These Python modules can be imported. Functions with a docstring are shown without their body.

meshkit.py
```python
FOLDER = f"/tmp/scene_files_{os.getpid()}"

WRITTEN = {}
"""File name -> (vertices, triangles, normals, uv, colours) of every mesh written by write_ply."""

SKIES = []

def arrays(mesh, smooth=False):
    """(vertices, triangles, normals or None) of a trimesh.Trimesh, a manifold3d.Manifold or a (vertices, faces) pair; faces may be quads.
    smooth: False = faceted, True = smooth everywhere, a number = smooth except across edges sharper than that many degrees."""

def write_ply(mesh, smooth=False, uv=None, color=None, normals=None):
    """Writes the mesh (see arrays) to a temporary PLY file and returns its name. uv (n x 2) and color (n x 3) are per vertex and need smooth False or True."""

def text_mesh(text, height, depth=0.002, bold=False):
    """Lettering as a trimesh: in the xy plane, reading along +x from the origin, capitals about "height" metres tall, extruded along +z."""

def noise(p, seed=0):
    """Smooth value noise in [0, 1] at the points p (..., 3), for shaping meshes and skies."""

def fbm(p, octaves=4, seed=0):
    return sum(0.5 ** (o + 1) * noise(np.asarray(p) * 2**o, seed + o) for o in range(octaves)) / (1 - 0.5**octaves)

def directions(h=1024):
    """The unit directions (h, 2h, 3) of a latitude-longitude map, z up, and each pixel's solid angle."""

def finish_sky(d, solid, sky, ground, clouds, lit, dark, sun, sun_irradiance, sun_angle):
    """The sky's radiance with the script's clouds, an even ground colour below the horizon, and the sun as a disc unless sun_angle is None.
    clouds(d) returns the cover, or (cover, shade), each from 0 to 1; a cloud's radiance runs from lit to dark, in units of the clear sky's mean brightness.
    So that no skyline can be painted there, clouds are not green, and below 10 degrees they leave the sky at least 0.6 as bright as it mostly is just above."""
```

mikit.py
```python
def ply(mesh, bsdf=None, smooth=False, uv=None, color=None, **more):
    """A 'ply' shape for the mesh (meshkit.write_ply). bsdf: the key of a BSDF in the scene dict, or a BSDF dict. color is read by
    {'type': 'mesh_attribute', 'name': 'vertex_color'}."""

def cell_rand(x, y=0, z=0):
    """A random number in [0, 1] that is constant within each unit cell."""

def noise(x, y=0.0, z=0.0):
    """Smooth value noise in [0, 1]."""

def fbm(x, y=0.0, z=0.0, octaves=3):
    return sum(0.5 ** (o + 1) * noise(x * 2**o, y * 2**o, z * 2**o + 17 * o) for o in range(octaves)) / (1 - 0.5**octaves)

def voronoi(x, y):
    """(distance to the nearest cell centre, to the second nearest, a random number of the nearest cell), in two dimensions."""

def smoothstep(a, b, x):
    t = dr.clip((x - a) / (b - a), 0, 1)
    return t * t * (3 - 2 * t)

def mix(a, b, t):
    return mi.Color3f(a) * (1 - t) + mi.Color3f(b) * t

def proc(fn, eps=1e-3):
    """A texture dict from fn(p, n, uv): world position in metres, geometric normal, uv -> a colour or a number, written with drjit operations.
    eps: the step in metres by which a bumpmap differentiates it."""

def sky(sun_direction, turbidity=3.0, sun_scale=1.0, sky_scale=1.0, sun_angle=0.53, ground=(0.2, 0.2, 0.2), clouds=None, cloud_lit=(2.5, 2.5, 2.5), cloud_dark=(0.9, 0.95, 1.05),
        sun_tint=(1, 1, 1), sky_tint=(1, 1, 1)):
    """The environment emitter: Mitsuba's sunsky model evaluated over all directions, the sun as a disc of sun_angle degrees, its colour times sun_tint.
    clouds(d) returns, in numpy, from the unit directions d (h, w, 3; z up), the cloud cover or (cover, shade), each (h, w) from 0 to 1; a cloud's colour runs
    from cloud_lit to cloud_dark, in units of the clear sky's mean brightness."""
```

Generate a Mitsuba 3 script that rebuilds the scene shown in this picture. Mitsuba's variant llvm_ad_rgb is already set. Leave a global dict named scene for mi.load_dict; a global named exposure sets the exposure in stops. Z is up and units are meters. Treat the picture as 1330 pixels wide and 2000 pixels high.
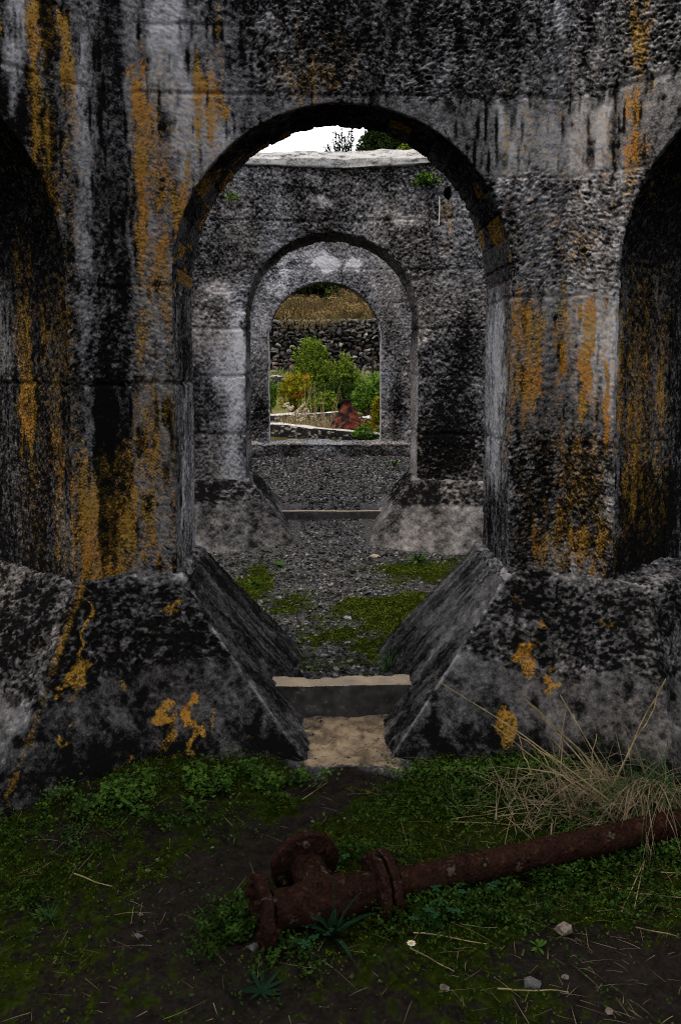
import math, numpy as np, trimesh, mitsuba as mi, drjit as dr, mikit, meshkit
from manifold3d import Manifold, CrossSection
from meshkit import noise as N3, fbm as F3
from scipy.spatial import cKDTree

# ------------------------------------------------------------------ camera, sky, exposure
FPX, HZ, PITCH, YAW = 1650.0, 712.0, math.radians(4.5), math.atan(47 / 1650.0)
EYE = np.array([0.0, 0.0, 1.65])
CY = HZ + FPX * math.tan(PITCH)
FWD = np.array([math.sin(YAW) * math.cos(PITCH), math.cos(YAW) * math.cos(PITCH), -math.sin(PITCH)])
RIGHT = np.array([math.cos(YAW), -math.sin(YAW), 0.0])
UP = np.cross(RIGHT, FWD)
T = mi.ScalarTransform4f
scene, labels = {}, {}
scene['camera'] = {'type': 'perspective', 'fov': math.degrees(2 * math.atan(1000 / FPX)), 'fov_axis': 'y',
                   'principal_point_offset_y': -(CY - 1000) / 2000, 'near_clip': 0.05, 'far_clip': 3000.0,
                   'to_world': T().look_at(origin=EYE.tolist(), target=(EYE + FWD).tolist(), up=[0, 0, 1])}
scene['daylight'] = mikit.sky([-0.55, -0.10, 0.70], turbidity=4, sun_scale=0.22, sun_angle=25, clouds=lambda d: 1.0,
                              cloud_lit=(2.5, 2.5, 2.6), cloud_dark=(2.2, 2.25, 2.35))
exposure = 2.6


def ray(px, py):
    d = RIGHT * (px - 665) / FPX - UP * (py - CY) / FPX + FWD
    return d / d[1]                      # scaled so that y = 1


def at_y(px, py, y):
    """The place that a mark of the photograph has at the distance y in front of the eye (measuring the photograph)."""
    return EYE + ray(px, py) * y


def at_z(px, py, z=0.0):
    d = ray(px, py)
    return EYE + d * ((z - EYE[2]) / d[2])


# ------------------------------------------------------------------ helpers
def numbered(key):
    if key not in USED:
        USED.add(key); return key
    n = 1
    while f'{key}_{n:03d}' in USED:
        n += 1
    USED.add(f'{key}_{n:03d}')
    return f'{key}_{n:03d}'


USED = set()


def thing(name, label, cat, group=None, kind=None):
    k = numbered(name)
    labels[k] = {'label': label, 'category': cat}
    if group: labels[k]['group'] = group
    if kind: labels[k]['kind'] = kind
    return k


def part(parent, name, mesh, bsdf, smooth=False, uv=None, kind=None, label=None):
    k = numbered(f'{parent}__{name}')
    scene[k] = mesh if isinstance(mesh, dict) else mikit.ply(mesh, bsdf, smooth=smooth, uv=uv)
    if kind or label:
        labels[k] = {}
        if kind: labels[k]['kind'] = kind
        if label: labels[k]['label'] = label
    return k


def whole(name, mesh, bsdf, label, cat, group=None, kind=None, smooth=False, uv=None):
    k = thing(name, label, cat, group, kind)
    if kind == 'structure':
        labels[k] = {'kind': 'structure', 'label': label, 'category': cat}
    scene[k] = mesh if isinstance(mesh, dict) else mikit.ply(mesh, bsdf, smooth=smooth, uv=uv)
    return k


def sstep(a, b, x):
    t = np.clip((x - a) / (b - a), 0, 1)
    return t * t * (3 - 2 * t)


def vnormals(v, f):
    n = np.zeros_like(v)
    fn = np.cross(v[f[:, 1]] - v[f[:, 0]], v[f[:, 2]] - v[f[:, 0]])
    for k in range(3):
        np.add.at(n, f[:, k], fn)
    return n / np.maximum(np.linalg.norm(n, axis=1, keepdims=True), 1e-12)


def refined(man, L):
    m = man.refine_to_length(L).to_mesh()
    v, f = np.array(m.vert_properties[:, :3], float), np.array(m.tri_verts, int)
    return v, f, vnormals(v, f)


def rot_to(d):
    d = np.asarray(d, float) / np.linalg.norm(d)
    return trimesh.geometry.align_vectors([0, 0, 1], d)


def tube(points, radii, sides=5, cap=True):
    p = np.asarray(points, float)
    t = np.gradient(p, axis=0); t /= np.linalg.norm(t, axis=1, keepdims=True) + 1e-12
    ref = np.array([0.31, 0.17, 0.93]) if abs(t[0, 2]) < .8 else np.array([0.9, 0.4, 0.1])
    a = np.cross(t, ref); a /= np.linalg.norm(a, axis=1, keepdims=True) + 1e-12
    b, ang = np.cross(t, a), np.arange(sides) * 2 * np.pi / sides
    r = np.broadcast_to(radii, (len(p),))
    v = (p[:, None] + r[:, None, None] * (np.cos(ang)[None, :, None] * a[:, None] + np.sin(ang)[None, :, None] * b[:, None])).reshape(-1, 3)
    i, j = np.meshgrid(np.arange(len(p) - 1), np.arange(sides), indexing='ij')
    q = np.stack([i * sides + j, i * sides + (j + 1) % sides, (i + 1) * sides + (j + 1) % sides, (i + 1) * sides + j], -1).reshape(-1, 4)
    f = np.vstack([q[:, [0, 1, 2]], q[:, [0, 2, 3]]])
    if cap:
        n = len(v); v = np.vstack([v, p[:1], p[-1:]])
        k = np.arange(sides); e = (len(p) - 1) * sides
        f = np.vstack([f, np.stack([(k + 1) % sides, k, k * 0 + n], 1), np.stack([e + k, e + (k + 1) % sides, k * 0 + n + 1], 1)])
    return v, f


def join(parts):
    parts = list(parts); vs, fs, o = [], [], 0
    for v, f in parts:
        v = np.asarray(v); f = np.asarray(f)
        if f.shape[1] == 4: f = np.vstack([f[:, [0, 1, 2]], f[:, [0, 2, 3]]])
        vs.append(v); fs.append(f + o); o += len(v)
    return np.vstack(vs), np.vstack(fs)


def ribbon(points, widths, side, fold=0.25):
    """A leaf blade: a strip along points, folded a little along its midrib."""
    p = np.asarray(points, float); w = np.asarray(widths, float)[:, None]; s = np.asarray(side, float)
    t = np.gradient(p, axis=0); t /= np.linalg.norm(t, axis=1, keepdims=True) + 1e-9
    up = np.cross(s, t); up /= np.linalg.norm(up, axis=1, keepdims=True) + 1e-9
    v = np.stack([p - s * w + up * w * fold, p, p + s * w + up * w * fold], 1).reshape(-1, 3)
    i = np.arange(len(p) - 1)[:, None]; k = np.array([0, 1])[None]
    a = (i * 3 + k).ravel()
    return v, np.vstack([np.stack([a, a + 1, a + 4], 1), np.stack([a, a + 4, a + 3], 1)])


def blade(base, az, length, width, lift, droop, n=7, shape='lance'):
    """A grass blade or leaf from base, heading az, rising at lift (radians) and bending down by droop."""
    t = np.linspace(0, 1, n); ang = lift - droop * t
    ds = length / (n - 1)
    h = np.concatenate([[0], np.cumsum(np.cos(ang[:-1]) * ds)]); z = np.concatenate([[0], np.cumsum(np.sin(ang[:-1]) * ds)])
    d = np.array([math.cos(az), math.sin(az), 0])
    p = np.asarray(base) + h[:, None] * d + z[:, None] * np.array([0, 0, 1.0])
    w = {'lance': np.sin(np.pi * np.clip(t * .92 + .06, 0, 1)) ** .8, 'grass': (1 - t) ** .6, 'spoon': np.sin(np.pi * t ** 1.9) ** .7 * .9 + .1 * (1 - t)}[shape]
    return ribbon(p, width * np.maximum(w, 0.02), [-d[1], d[0], 0])


# ------------------------------------------------------------------ materials
cr, nz, fb, ss, mx = mikit.cell_rand, mikit.noise, mikit.fbm, mikit.smoothstep, mikit.mix


def mat(key, fn, two=True, rough=None):
    b = {'type': 'diffuse', 'reflectance': mikit.proc(fn)} if rough is None else \
        {'type': 'principled', 'base_color': mikit.proc(fn), 'roughness': rough, 'specular': 0.35}
    scene[key] = {'type': 'twosided', 'inner': b} if two else b
    return key


def concrete_color(light, dark, brown=0.0, sp=(.42, .38)):
    def fn(p, n, uv):
        a = nz(p.x * 190, p.y * 190, p.z * 150)
        b = nz(p.x * 62 + 7, p.y * 62, p.z * 48)
        t = dr.power(dr.clip(uv.x + (a - .5) * sp[0] + (b - .5) * sp[1], 0.0, 1.0), 1.7)
        c = mx(dark, light, t)
        if brown: c = c * mx((1, 1, 1), (1.06, .86, .66), ss(.35, .8, nz(p.x * 3.1, p.y * 3.1, p.z * 1.4)) * brown)
        m = ss(.10, .72, uv.y + (b - .5) * .55 + (a - .5) * .30)
        o = mx((.46, .19, .022), (.36, .23, .05), nz(p.x * 9, p.y * 9, p.z * 5))
        o = mx((.10, .065, .012), o, ss(.2, .9, uv.y * .8 + t * .9 + (a - .5) * .8))
        return mx(c, o * (.55 + .8 * a), m * .88)
    return fn


mat('mat_concrete_near', concrete_color((.52, .525, .55), (.0065, .0065, .007)))
mat('mat_concrete_mid', concrete_color((.54, .545, .58), (.0055, .0055, .006), .4, (.48, .55)))
mat('mat_concrete_plinth', concrete_color((.46, .455, .46), (.0065, .0065, .007), .22, (.28, .26)))
mat('mat_coping', lambda p, n, uv: mx((.06, .06, .06), (.44, .435, .42), ss(.22, .62, fb(p.x * 17, p.y * 17, p.z * 26) * .75 + nz(p.x * 90, p.y * 90, p.z * 90) * .25)))
mat('mat_kerb', lambda p, n, uv: mx(mx((.018, .017, .016), (.085, .082, .078), fb(p.x * 30, p.y * 30, p.z * 18)), mx((.50, .39, .26), (.26, .22, .18), nz(p.x * 13, p.y * 13, p.z * 13)),
                                    ss(.40, .75, fb(p.x * 40, p.y * 40, p.z * 40) * .6 + .62 * ss(.2, .7, n.z))))


def ground_color(p, n, uv):
    a = nz(p.x * 120, p.y * 120); b = nz(p.x * 31, p.y * 31, 3.0)
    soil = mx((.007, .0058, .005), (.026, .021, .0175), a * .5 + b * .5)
    gravel = mx((.020, .020, .021), (.10, .10, .105), a)
    sand = mx((.14, .10, .06), (.50, .37, .235), a * .35 + b * .65)
    c = mx(soil, gravel, ss(.25, .5, uv.y)); c = mx(c, mx(sand, (.11, .08, .055), ss(.40, .80, fb(p.x * 15, p.y * 15, 5.0, 4)) * .8), ss(.55, 1.0, uv.y + (b - .5) * .35 + (a - .5) * .25))
    moss = mx((.004, .007, .0015), (.026, .037, .0045), nz(p.x * 55, p.y * 55, 9.0) * .6 + a * .4)
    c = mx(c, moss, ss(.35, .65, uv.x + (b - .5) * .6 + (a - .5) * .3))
    return mx(c, mx(mx((.05, .06, .015), (.17, .15, .06), nz(p.x * 2, p.y * 2, 1.0)), mx((.010, .011, .004), (.040, .038, .014), nz(p.x * 3, p.y * 3, 1.0)), ss(24.0, 24.6, p.y)), ss(12.2, 13.5, p.y))


mat('mat_ground', ground_color)
mat('mat_chip', lambda p, n, uv: mx((.026, .026, .0275), mx((.34, .34, .35), (.38, .31, .24), ss(.7, .8, nz(p.x * 21, p.y * 21, p.z * 21))), ss(.3, 1.0, nz(p.x * 43, p.y * 43, p.z * 43)) ** 2))


def leaf_mat(key, a, b, freq=25.0, hot=None, pw=1.0):
    def fn(p, n, uv):
        c = mx(a, b, dr.power(nz(p.x * freq, p.y * freq, p.z * freq), pw))
        if hot: c = mx(c, hot, ss(.62, .72, nz(p.x * freq * .35 + 4, p.y * freq * .35, p.z * freq * .35)))
        return c
    return mat(key, fn)


leaf_mat('mat_moss_leaf', (.004, .010, .001), (.120, .165, .013), 46, None, 2.2)
leaf_mat('mat_cover_leaf', (.004, .012, .002), (.070, .140, .026), 44, None, 2.0)
leaf_mat('mat_mid_moss', (.010, .018, .002), (.15, .19, .022), 34, None, 1.5)
leaf_mat('mat_base_cover', (.012, .035, .006), (.105, .190, .030), 40, None, 1.5)
leaf_mat('mat_weed', (.018, .052, .008), (.060, .125, .022), 14)
leaf_mat('mat_dark_weed', (.006, .017, .008), (.018, .045, .022), 14)
leaf_mat('mat_creeper', (.012, .042, .018), (.028, .080, .032), 22)
leaf_mat('mat_straw', (.12, .092, .045), (.42, .335, .18), 40)
leaf_mat('mat_dead_grass', (.06, .045, .026), (.30, .235, .15), 30)
leaf_mat('mat_green_blade', (.012, .040, .012), (.045, .11, .030), 30)
leaf_mat('mat_shrub_green', (.030, .060, .008), (.20, .27, .030), 16)
leaf_mat('mat_shrub_bright', (.035, .085, .010), (.15, .27, .04), 16)
leaf_mat('mat_shrub_yellow', (.09, .10, .008), (.36, .33, .02), 16, (.42, .19, .02))
leaf_mat('mat_dry_bush', (.022, .018, .008), (.30, .21, .09), 2.6)
leaf_mat('mat_pale_plume', (.45, .40, .28), (.72, .66, .50), 6)
leaf_mat('mat_dark_tree', (.004, .008, .003), (.020, .030, .008), 1.5)
leaf_mat('mat_mid_tree', (.012, .026, .006), (.06, .09, .018), 2)
leaf_mat('mat_pine', (.008, .018, .006), (.040, .065, .016), 1.5)
leaf_mat('mat_terrace_grass', (.10, .14, .03), (.24, .27, .09), 4)
mat('mat_bark', lambda p, n, uv: mx((.015, .012, .009), (.06, .05, .04), nz(p.x * 30, p.y * 30, p.z * 8)))
mat('mat_twig', lambda p, n, uv: mx((.04, .03, .02), (.12, .09, .06), nz(p.x * 40, p.y * 40, p.z * 40)))


def rust_color(p, n, uv):
    a = nz(p.x * 160, p.y * 160, p.z * 160); b = nz(p.x * 35, p.y * 35, p.z * 35)
    c = mx((.003, .0022, .002), (.042, .0195, .0135), a * .6 + b * .4)
    c = mx(c, (.062, .027, .014), ss(.6, .9, nz(p.x * 52 + 3, p.y * 52, p.z * 52) * .6 + a * .4) * .8)
    return mx(c, (.11, .10, .075), ss(.70, .86, nz(p.x * 27 + 9, p.y * 27, p.z * 27) * .7 + a * .3) * .5)


mat('mat_rust', rust_color)
mat('mat_slag', lambda p, n, uv: mx((.022, .019, .020), mx((.095, .026, .018), (.18, .052, .03), nz(p.x * 30, p.y * 30, p.z * 30)),
                                    ss(.40, .50, fb(p.x * 8.2 + 5, p.y * 8.2, p.z * 5.4, 4))))
for i, (a, b) in enumerate([((.018, .017, .018), (.06, .056, .056)), ((.07, .066, .062), (.17, .16, .15)), ((.17, .155, .14), (.40, .37, .34)), ((.09, .062, .05), (.22, .15, .12))]):
    mat(f'mat_stone_{i}', lambda p, n, uv, a=a, b=b: mx(a, b, ss(.2, .8, fb(p.x * 24, p.y * 24, p.z * 30))))
mat('mat_wall_core', lambda p, n, uv: mx((.010, .010, .010), (.035, .032, .030), nz(p.x * 9, p.y * 9, p.z * 9)))
mat('mat_low_wall', lambda p, n, uv: mx((.03, .028, .028), (.50, .48, .45), ss(.52, .78, fb(p.x * 19, p.y * 19, p.z * 26) + .42 * ss(.3, .8, n.z))))
mat('mat_pale_stone', lambda p, n, uv: mx((.07, .06, .05), (.30, .25, .20), nz(p.x * 120, p.y * 120, p.z * 120)))
mat('mat_grey_stone', lambda p, n, uv: mx((.05, .05, .053), (.15, .145, .145), nz(p.x * 60, p.y * 60, p.z * 60)))
mat('mat_petal', lambda p, n, uv: mx((.70, .68, .64), (.80, .79, .77), nz(p.x * 99, p.y * 99)))
mat('mat_pollen', lambda p, n, uv: mx((.60, .32, .02), (.70, .45, .03), nz(p.x * 300, p.y * 300)))
mat('mat_iron', lambda p, n, uv: mx((.01, .01, .01), (.03, .025, .02), nz(p.x * 40, p.y * 40, p.z * 40)))

# ------------------------------------------------------------------ near ring of arches (octagon round the viewer)
CEN, AP, TH, HALF, R0, SPR = np.array([.125, 1.425]), 2.475, .62, 1.025, .78, 2.045
RING_TOP, PL_TOP = 4.8, .675  # unseen upper part of the ring raised to shade the foreground


def arch_cutter(u0, r, zs, zb, y0, y1):
    a = np.linspace(0, math.pi, 73)
    pts = [(u0 + r, zb)] + [(u0 + r * math.cos(t), zs + r * math.sin(t)) for t in a] + [(u0 - r, zb)]
    return Manifold.extrude(CrossSection([np.array(pts)]), y1 - y0).rotate([90, 0, 0]).translate([0, y1, 0])


def ngon(ap):
    R = ap / math.cos(math.pi / 8)
    return np.array([[R * math.cos(math.pi / 8 + k * math.pi / 4), R * math.sin(math.pi / 8 + k * math.pi / 4)] for k in range(8)])


ring = Manifold.extrude(CrossSection([ngon(AP + TH)]) - CrossSection([ngon(AP)]), RING_TOP - PL_TOP + .05).translate([0, 0, PL_TOP - .05])
for k in range(8):
    ring = ring - arch_cutter(0, R0, SPR, -1, AP - .3, AP + TH + .5).rotate([0, 0, 45 * k])


def half_plinth(sgn, ut=.755, ub=.166):
    pts, tk = [], math.tan(math.pi / 8)
    for z in (PL_TOP, -.25):
        k = (PL_TOP - z) / PL_TOP
        f, b = .055 + .425 * k, TH + .03 + .08 * k
        u = ut - (ut - ub) * k
        pts += [(u, AP - f, z), (HALF - f * tk, AP - f, z), (HALF + b * tk, AP + b, z), (u, AP + b, z)]
    return Manifold.hull_points(np.array([(sgn * x, y, z) for x, y, z in pts]))


def plinth_at(k):
    """The base of the pier between facets k and k + 1 (counted anticlockwise from the one straight ahead)."""
    a, b = half_plinth(-1).rotate([0, 0, 45 * k]), half_plinth(1).rotate([0, 0, 45 * (k + 1)])
    if k == -1: a = half_plinth(-1, .57, .24).rotate([0, 0, -45])      # the right-hand base runs on under the side arch
    return (a + b).translate([CEN[0], CEN[1], 0])


# the back edge of the arch straight ahead has broken away along its top
ring = ring - (arch_cutter(0, R0, 0, -.05, AP + .30, AP + TH + .5).scale([.995, 1, 1.082]).translate([0, 0, SPR]) ^ Manifold.cube([4, 9, 4]).translate([-2, 0, SPR + .1]))
for k in (1, 7):
    slab = Manifold.cube([2.4, .30, RING_TOP - PL_TOP + .04]).translate([-1.2, AP + TH - .02, PL_TOP - .05]) - arch_cutter(0, R0 - .003, SPR, -1, AP - .3, AP + TH + .9)
    ring = ring + slab.rotate([0, 0, 45 * k])
ring = ring.translate([CEN[0], CEN[1], 0])
view_box = Manifold.cube([3.75, 3.2, 6]).translate([-1.72, 2.35, -1])
q45 = math.sqrt(.5)


def unfold(P):
    """Wall coordinates of the near ring: s along the unfolded inner face, depth behind it, facet (-1, 0, 1)."""
    d = P[:, :2] - CEN
    out = np.stack([d @ np.array([-q45, q45]), d[:, 1], d @ np.array([q45, q45])], 1)
    k = out.argmax(1)
    u = np.choose(k, [d @ np.array([q45, q45]), d[:, 0], d @ np.array([q45, -q45])])
    s = np.choose(k, [u - 1.925, u + .125, u + 2.175])
    return s, out.max(1) - AP, k - 1, u


def grid_q(s):
    """The unfolded wall in units of 2.36 mm (the left and right facets a little foreshortened, as surveyed)."""
    return np.where(s < -.9, 238 + (s + .9) / .00258, np.where(s > 1.15, 1105 + (s - 1.15) / .00247, 618 + s / .0023636))


LICHEN = [(45, 165, 470, 1130, .30), (262, 345, 120, 1125, .34), (345, 450, 120, 430, .26), (1000, 1205, 585, 1130, .27), (1218, 1315, 480, 1060, .40), (135, 295, 880, 1145, .45), (80, 170, 40, 480, .30), (1205, 1260, 30, 480, .28), (520, 700, 90, 210, .26), (975, 1200, 215, 580, .20),
      # q0, q1, r0, r1, strength: ochre lichen running down the wall
    (274, 300, 190, 500, 1.0), (296, 322, 215, 420, .7), (318, 345, 240, 430, .55), (345, 378, 330, 450, .9), (388, 408, 130, 265, 1.0), (412, 442, 185, 300, .95), (388, 402, 270, 330, .8),
    (262, 280, 130, 190, .6), (425, 450, 75, 130, .5), (290, 330, 480, 640, .7), (268, 300, 560, 730, .62), (318, 342, 480, 700, .6), (22, 36, 80, 260, .9), (82, 106, 60, 345, .8), (140, 166, 65, 255, .9),
    (108, 130, 250, 480, .65), (146, 158, 250, 360, .55), (44, 80, 470, 880, 1.0), (58, 76, 880, 960, .6), (90, 150, 555, 745, .72), (106, 132, 745, 1120, .62), (272, 305, 750, 1125, .62), (295, 325, 830, 1010, .5),
    (150, 192, 940, 1140, .85), (228, 268, 960, 1140, .9), (192, 228, 1062, 1140, .85), (280, 320, 1060, 1125, .5), (0, 14, 500, 700, .4),
    (1222, 1252, 55, 190, .85), (1212, 1236, 195, 430, .75), (1236, 1262, 330, 420, .5), (974, 986, 215, 350, .62), (1004, 1062, 588, 815, .86), (1094, 1112, 575, 770, .85), (1134, 1166, 590, 800, 1.0),
    (1184, 1197, 690, 870, 1.0), (1207, 1220, 580, 860, .9), (1040, 1092, 588, 640, .6), (1118, 1165, 1025, 1115, .95), (1040, 1200, 1040, 1140, .6), (1225, 1268, 510, 1010, .72), (1284, 1302, 690, 960, .85),
    (1085, 1190, 850, 1020, .5), (1180, 1215, 1000, 1130, .55), (555, 660, 120, 205, .5), (1040, 1170, 440, 520, .42), (990, 1003, 560, 900, .55), (1235, 1300, 560, 720, .45), (575, 590, 80, 110, .6), (820, 830, 130, 160, .6)]
TONE = [(1000, 1240, 350, 575, .12), (262, 345, 120, 330, .12), (262, 345, 430, 760, .10), (450, 560, 40, 200, .06),
      # the same, for pale cement (+), black crust and painted side-arch shade (-)
    (50, 80, -20, 260, .40), (160, 190, 140, 720, .30), (300, 370, -20, 140, .30), (340, 450, 200, 340, .34), (885, 912, -20, 70, .45), (1072, 1092, -20, 75, .45), (860, 880, 60, 90, .3), (965, 1190, 212, 350, .36),
    (1195, 1330, 200, 560, .25), (1000, 1240, 350, 575, .16), (1128, 1205, 600, 745, .42), (1000, 1215, 588, 760, .14), (1060, 1100, 640, 940, -.10), (1000, 1215, 850, 1120, -.14), (1196, 1216, 600, 1050, .28),
    (450, 1200, -20, 120, -.12), (930, 1000, 230, 350, .15), (208, 258, -20, 1120, -.26), (112, 128, -20, 190, -.6), (188, 228, 800, 1070, -.6), (0, 150, 1080, 1160, -.12), (0, 40, 480, 760, .12), (520, 700, 60, 200, -.08), (500, 550, 30, 80, .25),
    (1186, 1200, 195, 380, -.4), (1216, 1235, 950, 1150, -.35), (1240, 1330, 950, 1160, -.35), (1230, 1330, 230, 480, -.25), (0, 42, 500, 700, .22), (345, 385, 190, 215, .2), (420, 470, 210, 290, .2), (1030, 1180, 1090, 1140, .25),
    (350, 358, 560, 1050, -.1), (262, 340, 500, 760, .06), (0, 130, 230, 480, -.4), (958, 986, 600, 980, .42), (950, 995, 980, 1100, -.15), (357, 366, 770, 1050, .55), (366, 384, 770, 1060, .15), (342, 384, 420, 740, -.18)]


def stain(q, r, rows, P, seed, soft=1.0):
    wq = (F3(P * np.array([26, 26, 9.0]), 3, seed) - .5) * 30
    wr = (N3(P * np.array([30, 30, 4.0]), seed + 5) - .5) * 130
    out = np.zeros(len(q))
    for q0, q1, r0, r1, a in rows:
        e, g = 7 * soft, 45 * soft
        m = sstep(q0 - e, q0 + e, q + wq) * (1 - sstep(q1 - e, q1 + e, q + wq)) * sstep(r0 - g, r0 + g * .6, r + wr) * (1 - sstep(r1 - g, r1 + g, r + wr))
        out = np.maximum(out, a * m) if a > 0 and rows is LICHEN else out + a * m
    return out


def rough_near(q, r, P):
    """How honeycombed the concrete is: rough lifts between smooth ones, as poured."""
    rr = r + (N3(P * np.array([7, 7, 7.0]), 3) - .5) * 50
    right = np.interp(rr, [0, 195, 207, 345, 360, 565, 585, 830, 880, 1150], [.9, 1, .10, .15, 1, .9, .25, .3, .95, .85])
    left = np.interp(rr, [0, 75, 90, 195, 210, 480, 560, 740, 755, 900, 1150], [.2, .4, .12, .3, .18, .3, .65, .7, .2, .2, .6])
    k = sstep(430, 560, q)
    return (left * (1 - k) + right * k) * (.65 + .7 * N3(P * 3.1, 8))


def stones(P, size, seed, lay=1.35):
    """Aggregate in honeycombed concrete: (relief from -1 to 1, a random number per stone, closeness to the gap between stones)."""
    r = np.random.default_rng(seed)
    W = P + (F3(P * (.45 / size), 2, seed + 1)[:, None] - .5) * size * 1.2
    W = W * np.array([1, 1, lay])
    lo, hi = W.min(0) - size, W.max(0) + size
    cell = np.unique(np.floor((W - lo) / size).astype(np.int64) @ np.array([1, 4096, 4096 * 4096]))
    ijk = np.stack([cell % 4096, cell // 4096 % 4096, cell // (4096 * 4096)], 1)
    seeds = lo + (ijk + r.uniform(0, 1, ijk.shape)) * size
    d, i = cKDTree(seeds).query(W, 2, workers=-1)
    rnd = r.uniform(0, 1, len(seeds))[i[:, 0]]
    gap = (d[:, 1] - d[:, 0]) / size
    dome = 1 - (d[:, 0] / size) ** 2 * 1.6
    return np.clip(dome * (.35 + .9 * rnd), -.4, 1.2) - .75 * np.exp(-(gap / .16) ** 2) - .35, rnd, np.exp(-(gap / .2) ** 2)


def torn(P, seed=0):
    """Crumbling lift texture: ragged ridges, longer than high."""
    a = F3(P * np.array([28, 28, 44.0]), 3, seed + 1); b = F3(P * np.array([62, 62, 92.0]), 2, seed + 2)
    return (1 - 2 * np.abs(a - .5) * 2.2) * .5 + (b - .5) * 1.3


def bumps(P, lay=1.5):
    Q = P * np.array([1, 1, lay])
    a = np.abs(N3(Q * 34, 1) - .5) * 2
    b = N3(Q * 58, 2); c = N3(Q * 115, 4)
    return (1 - a) * .45 + b * .35 + c * .25 - .55


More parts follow.
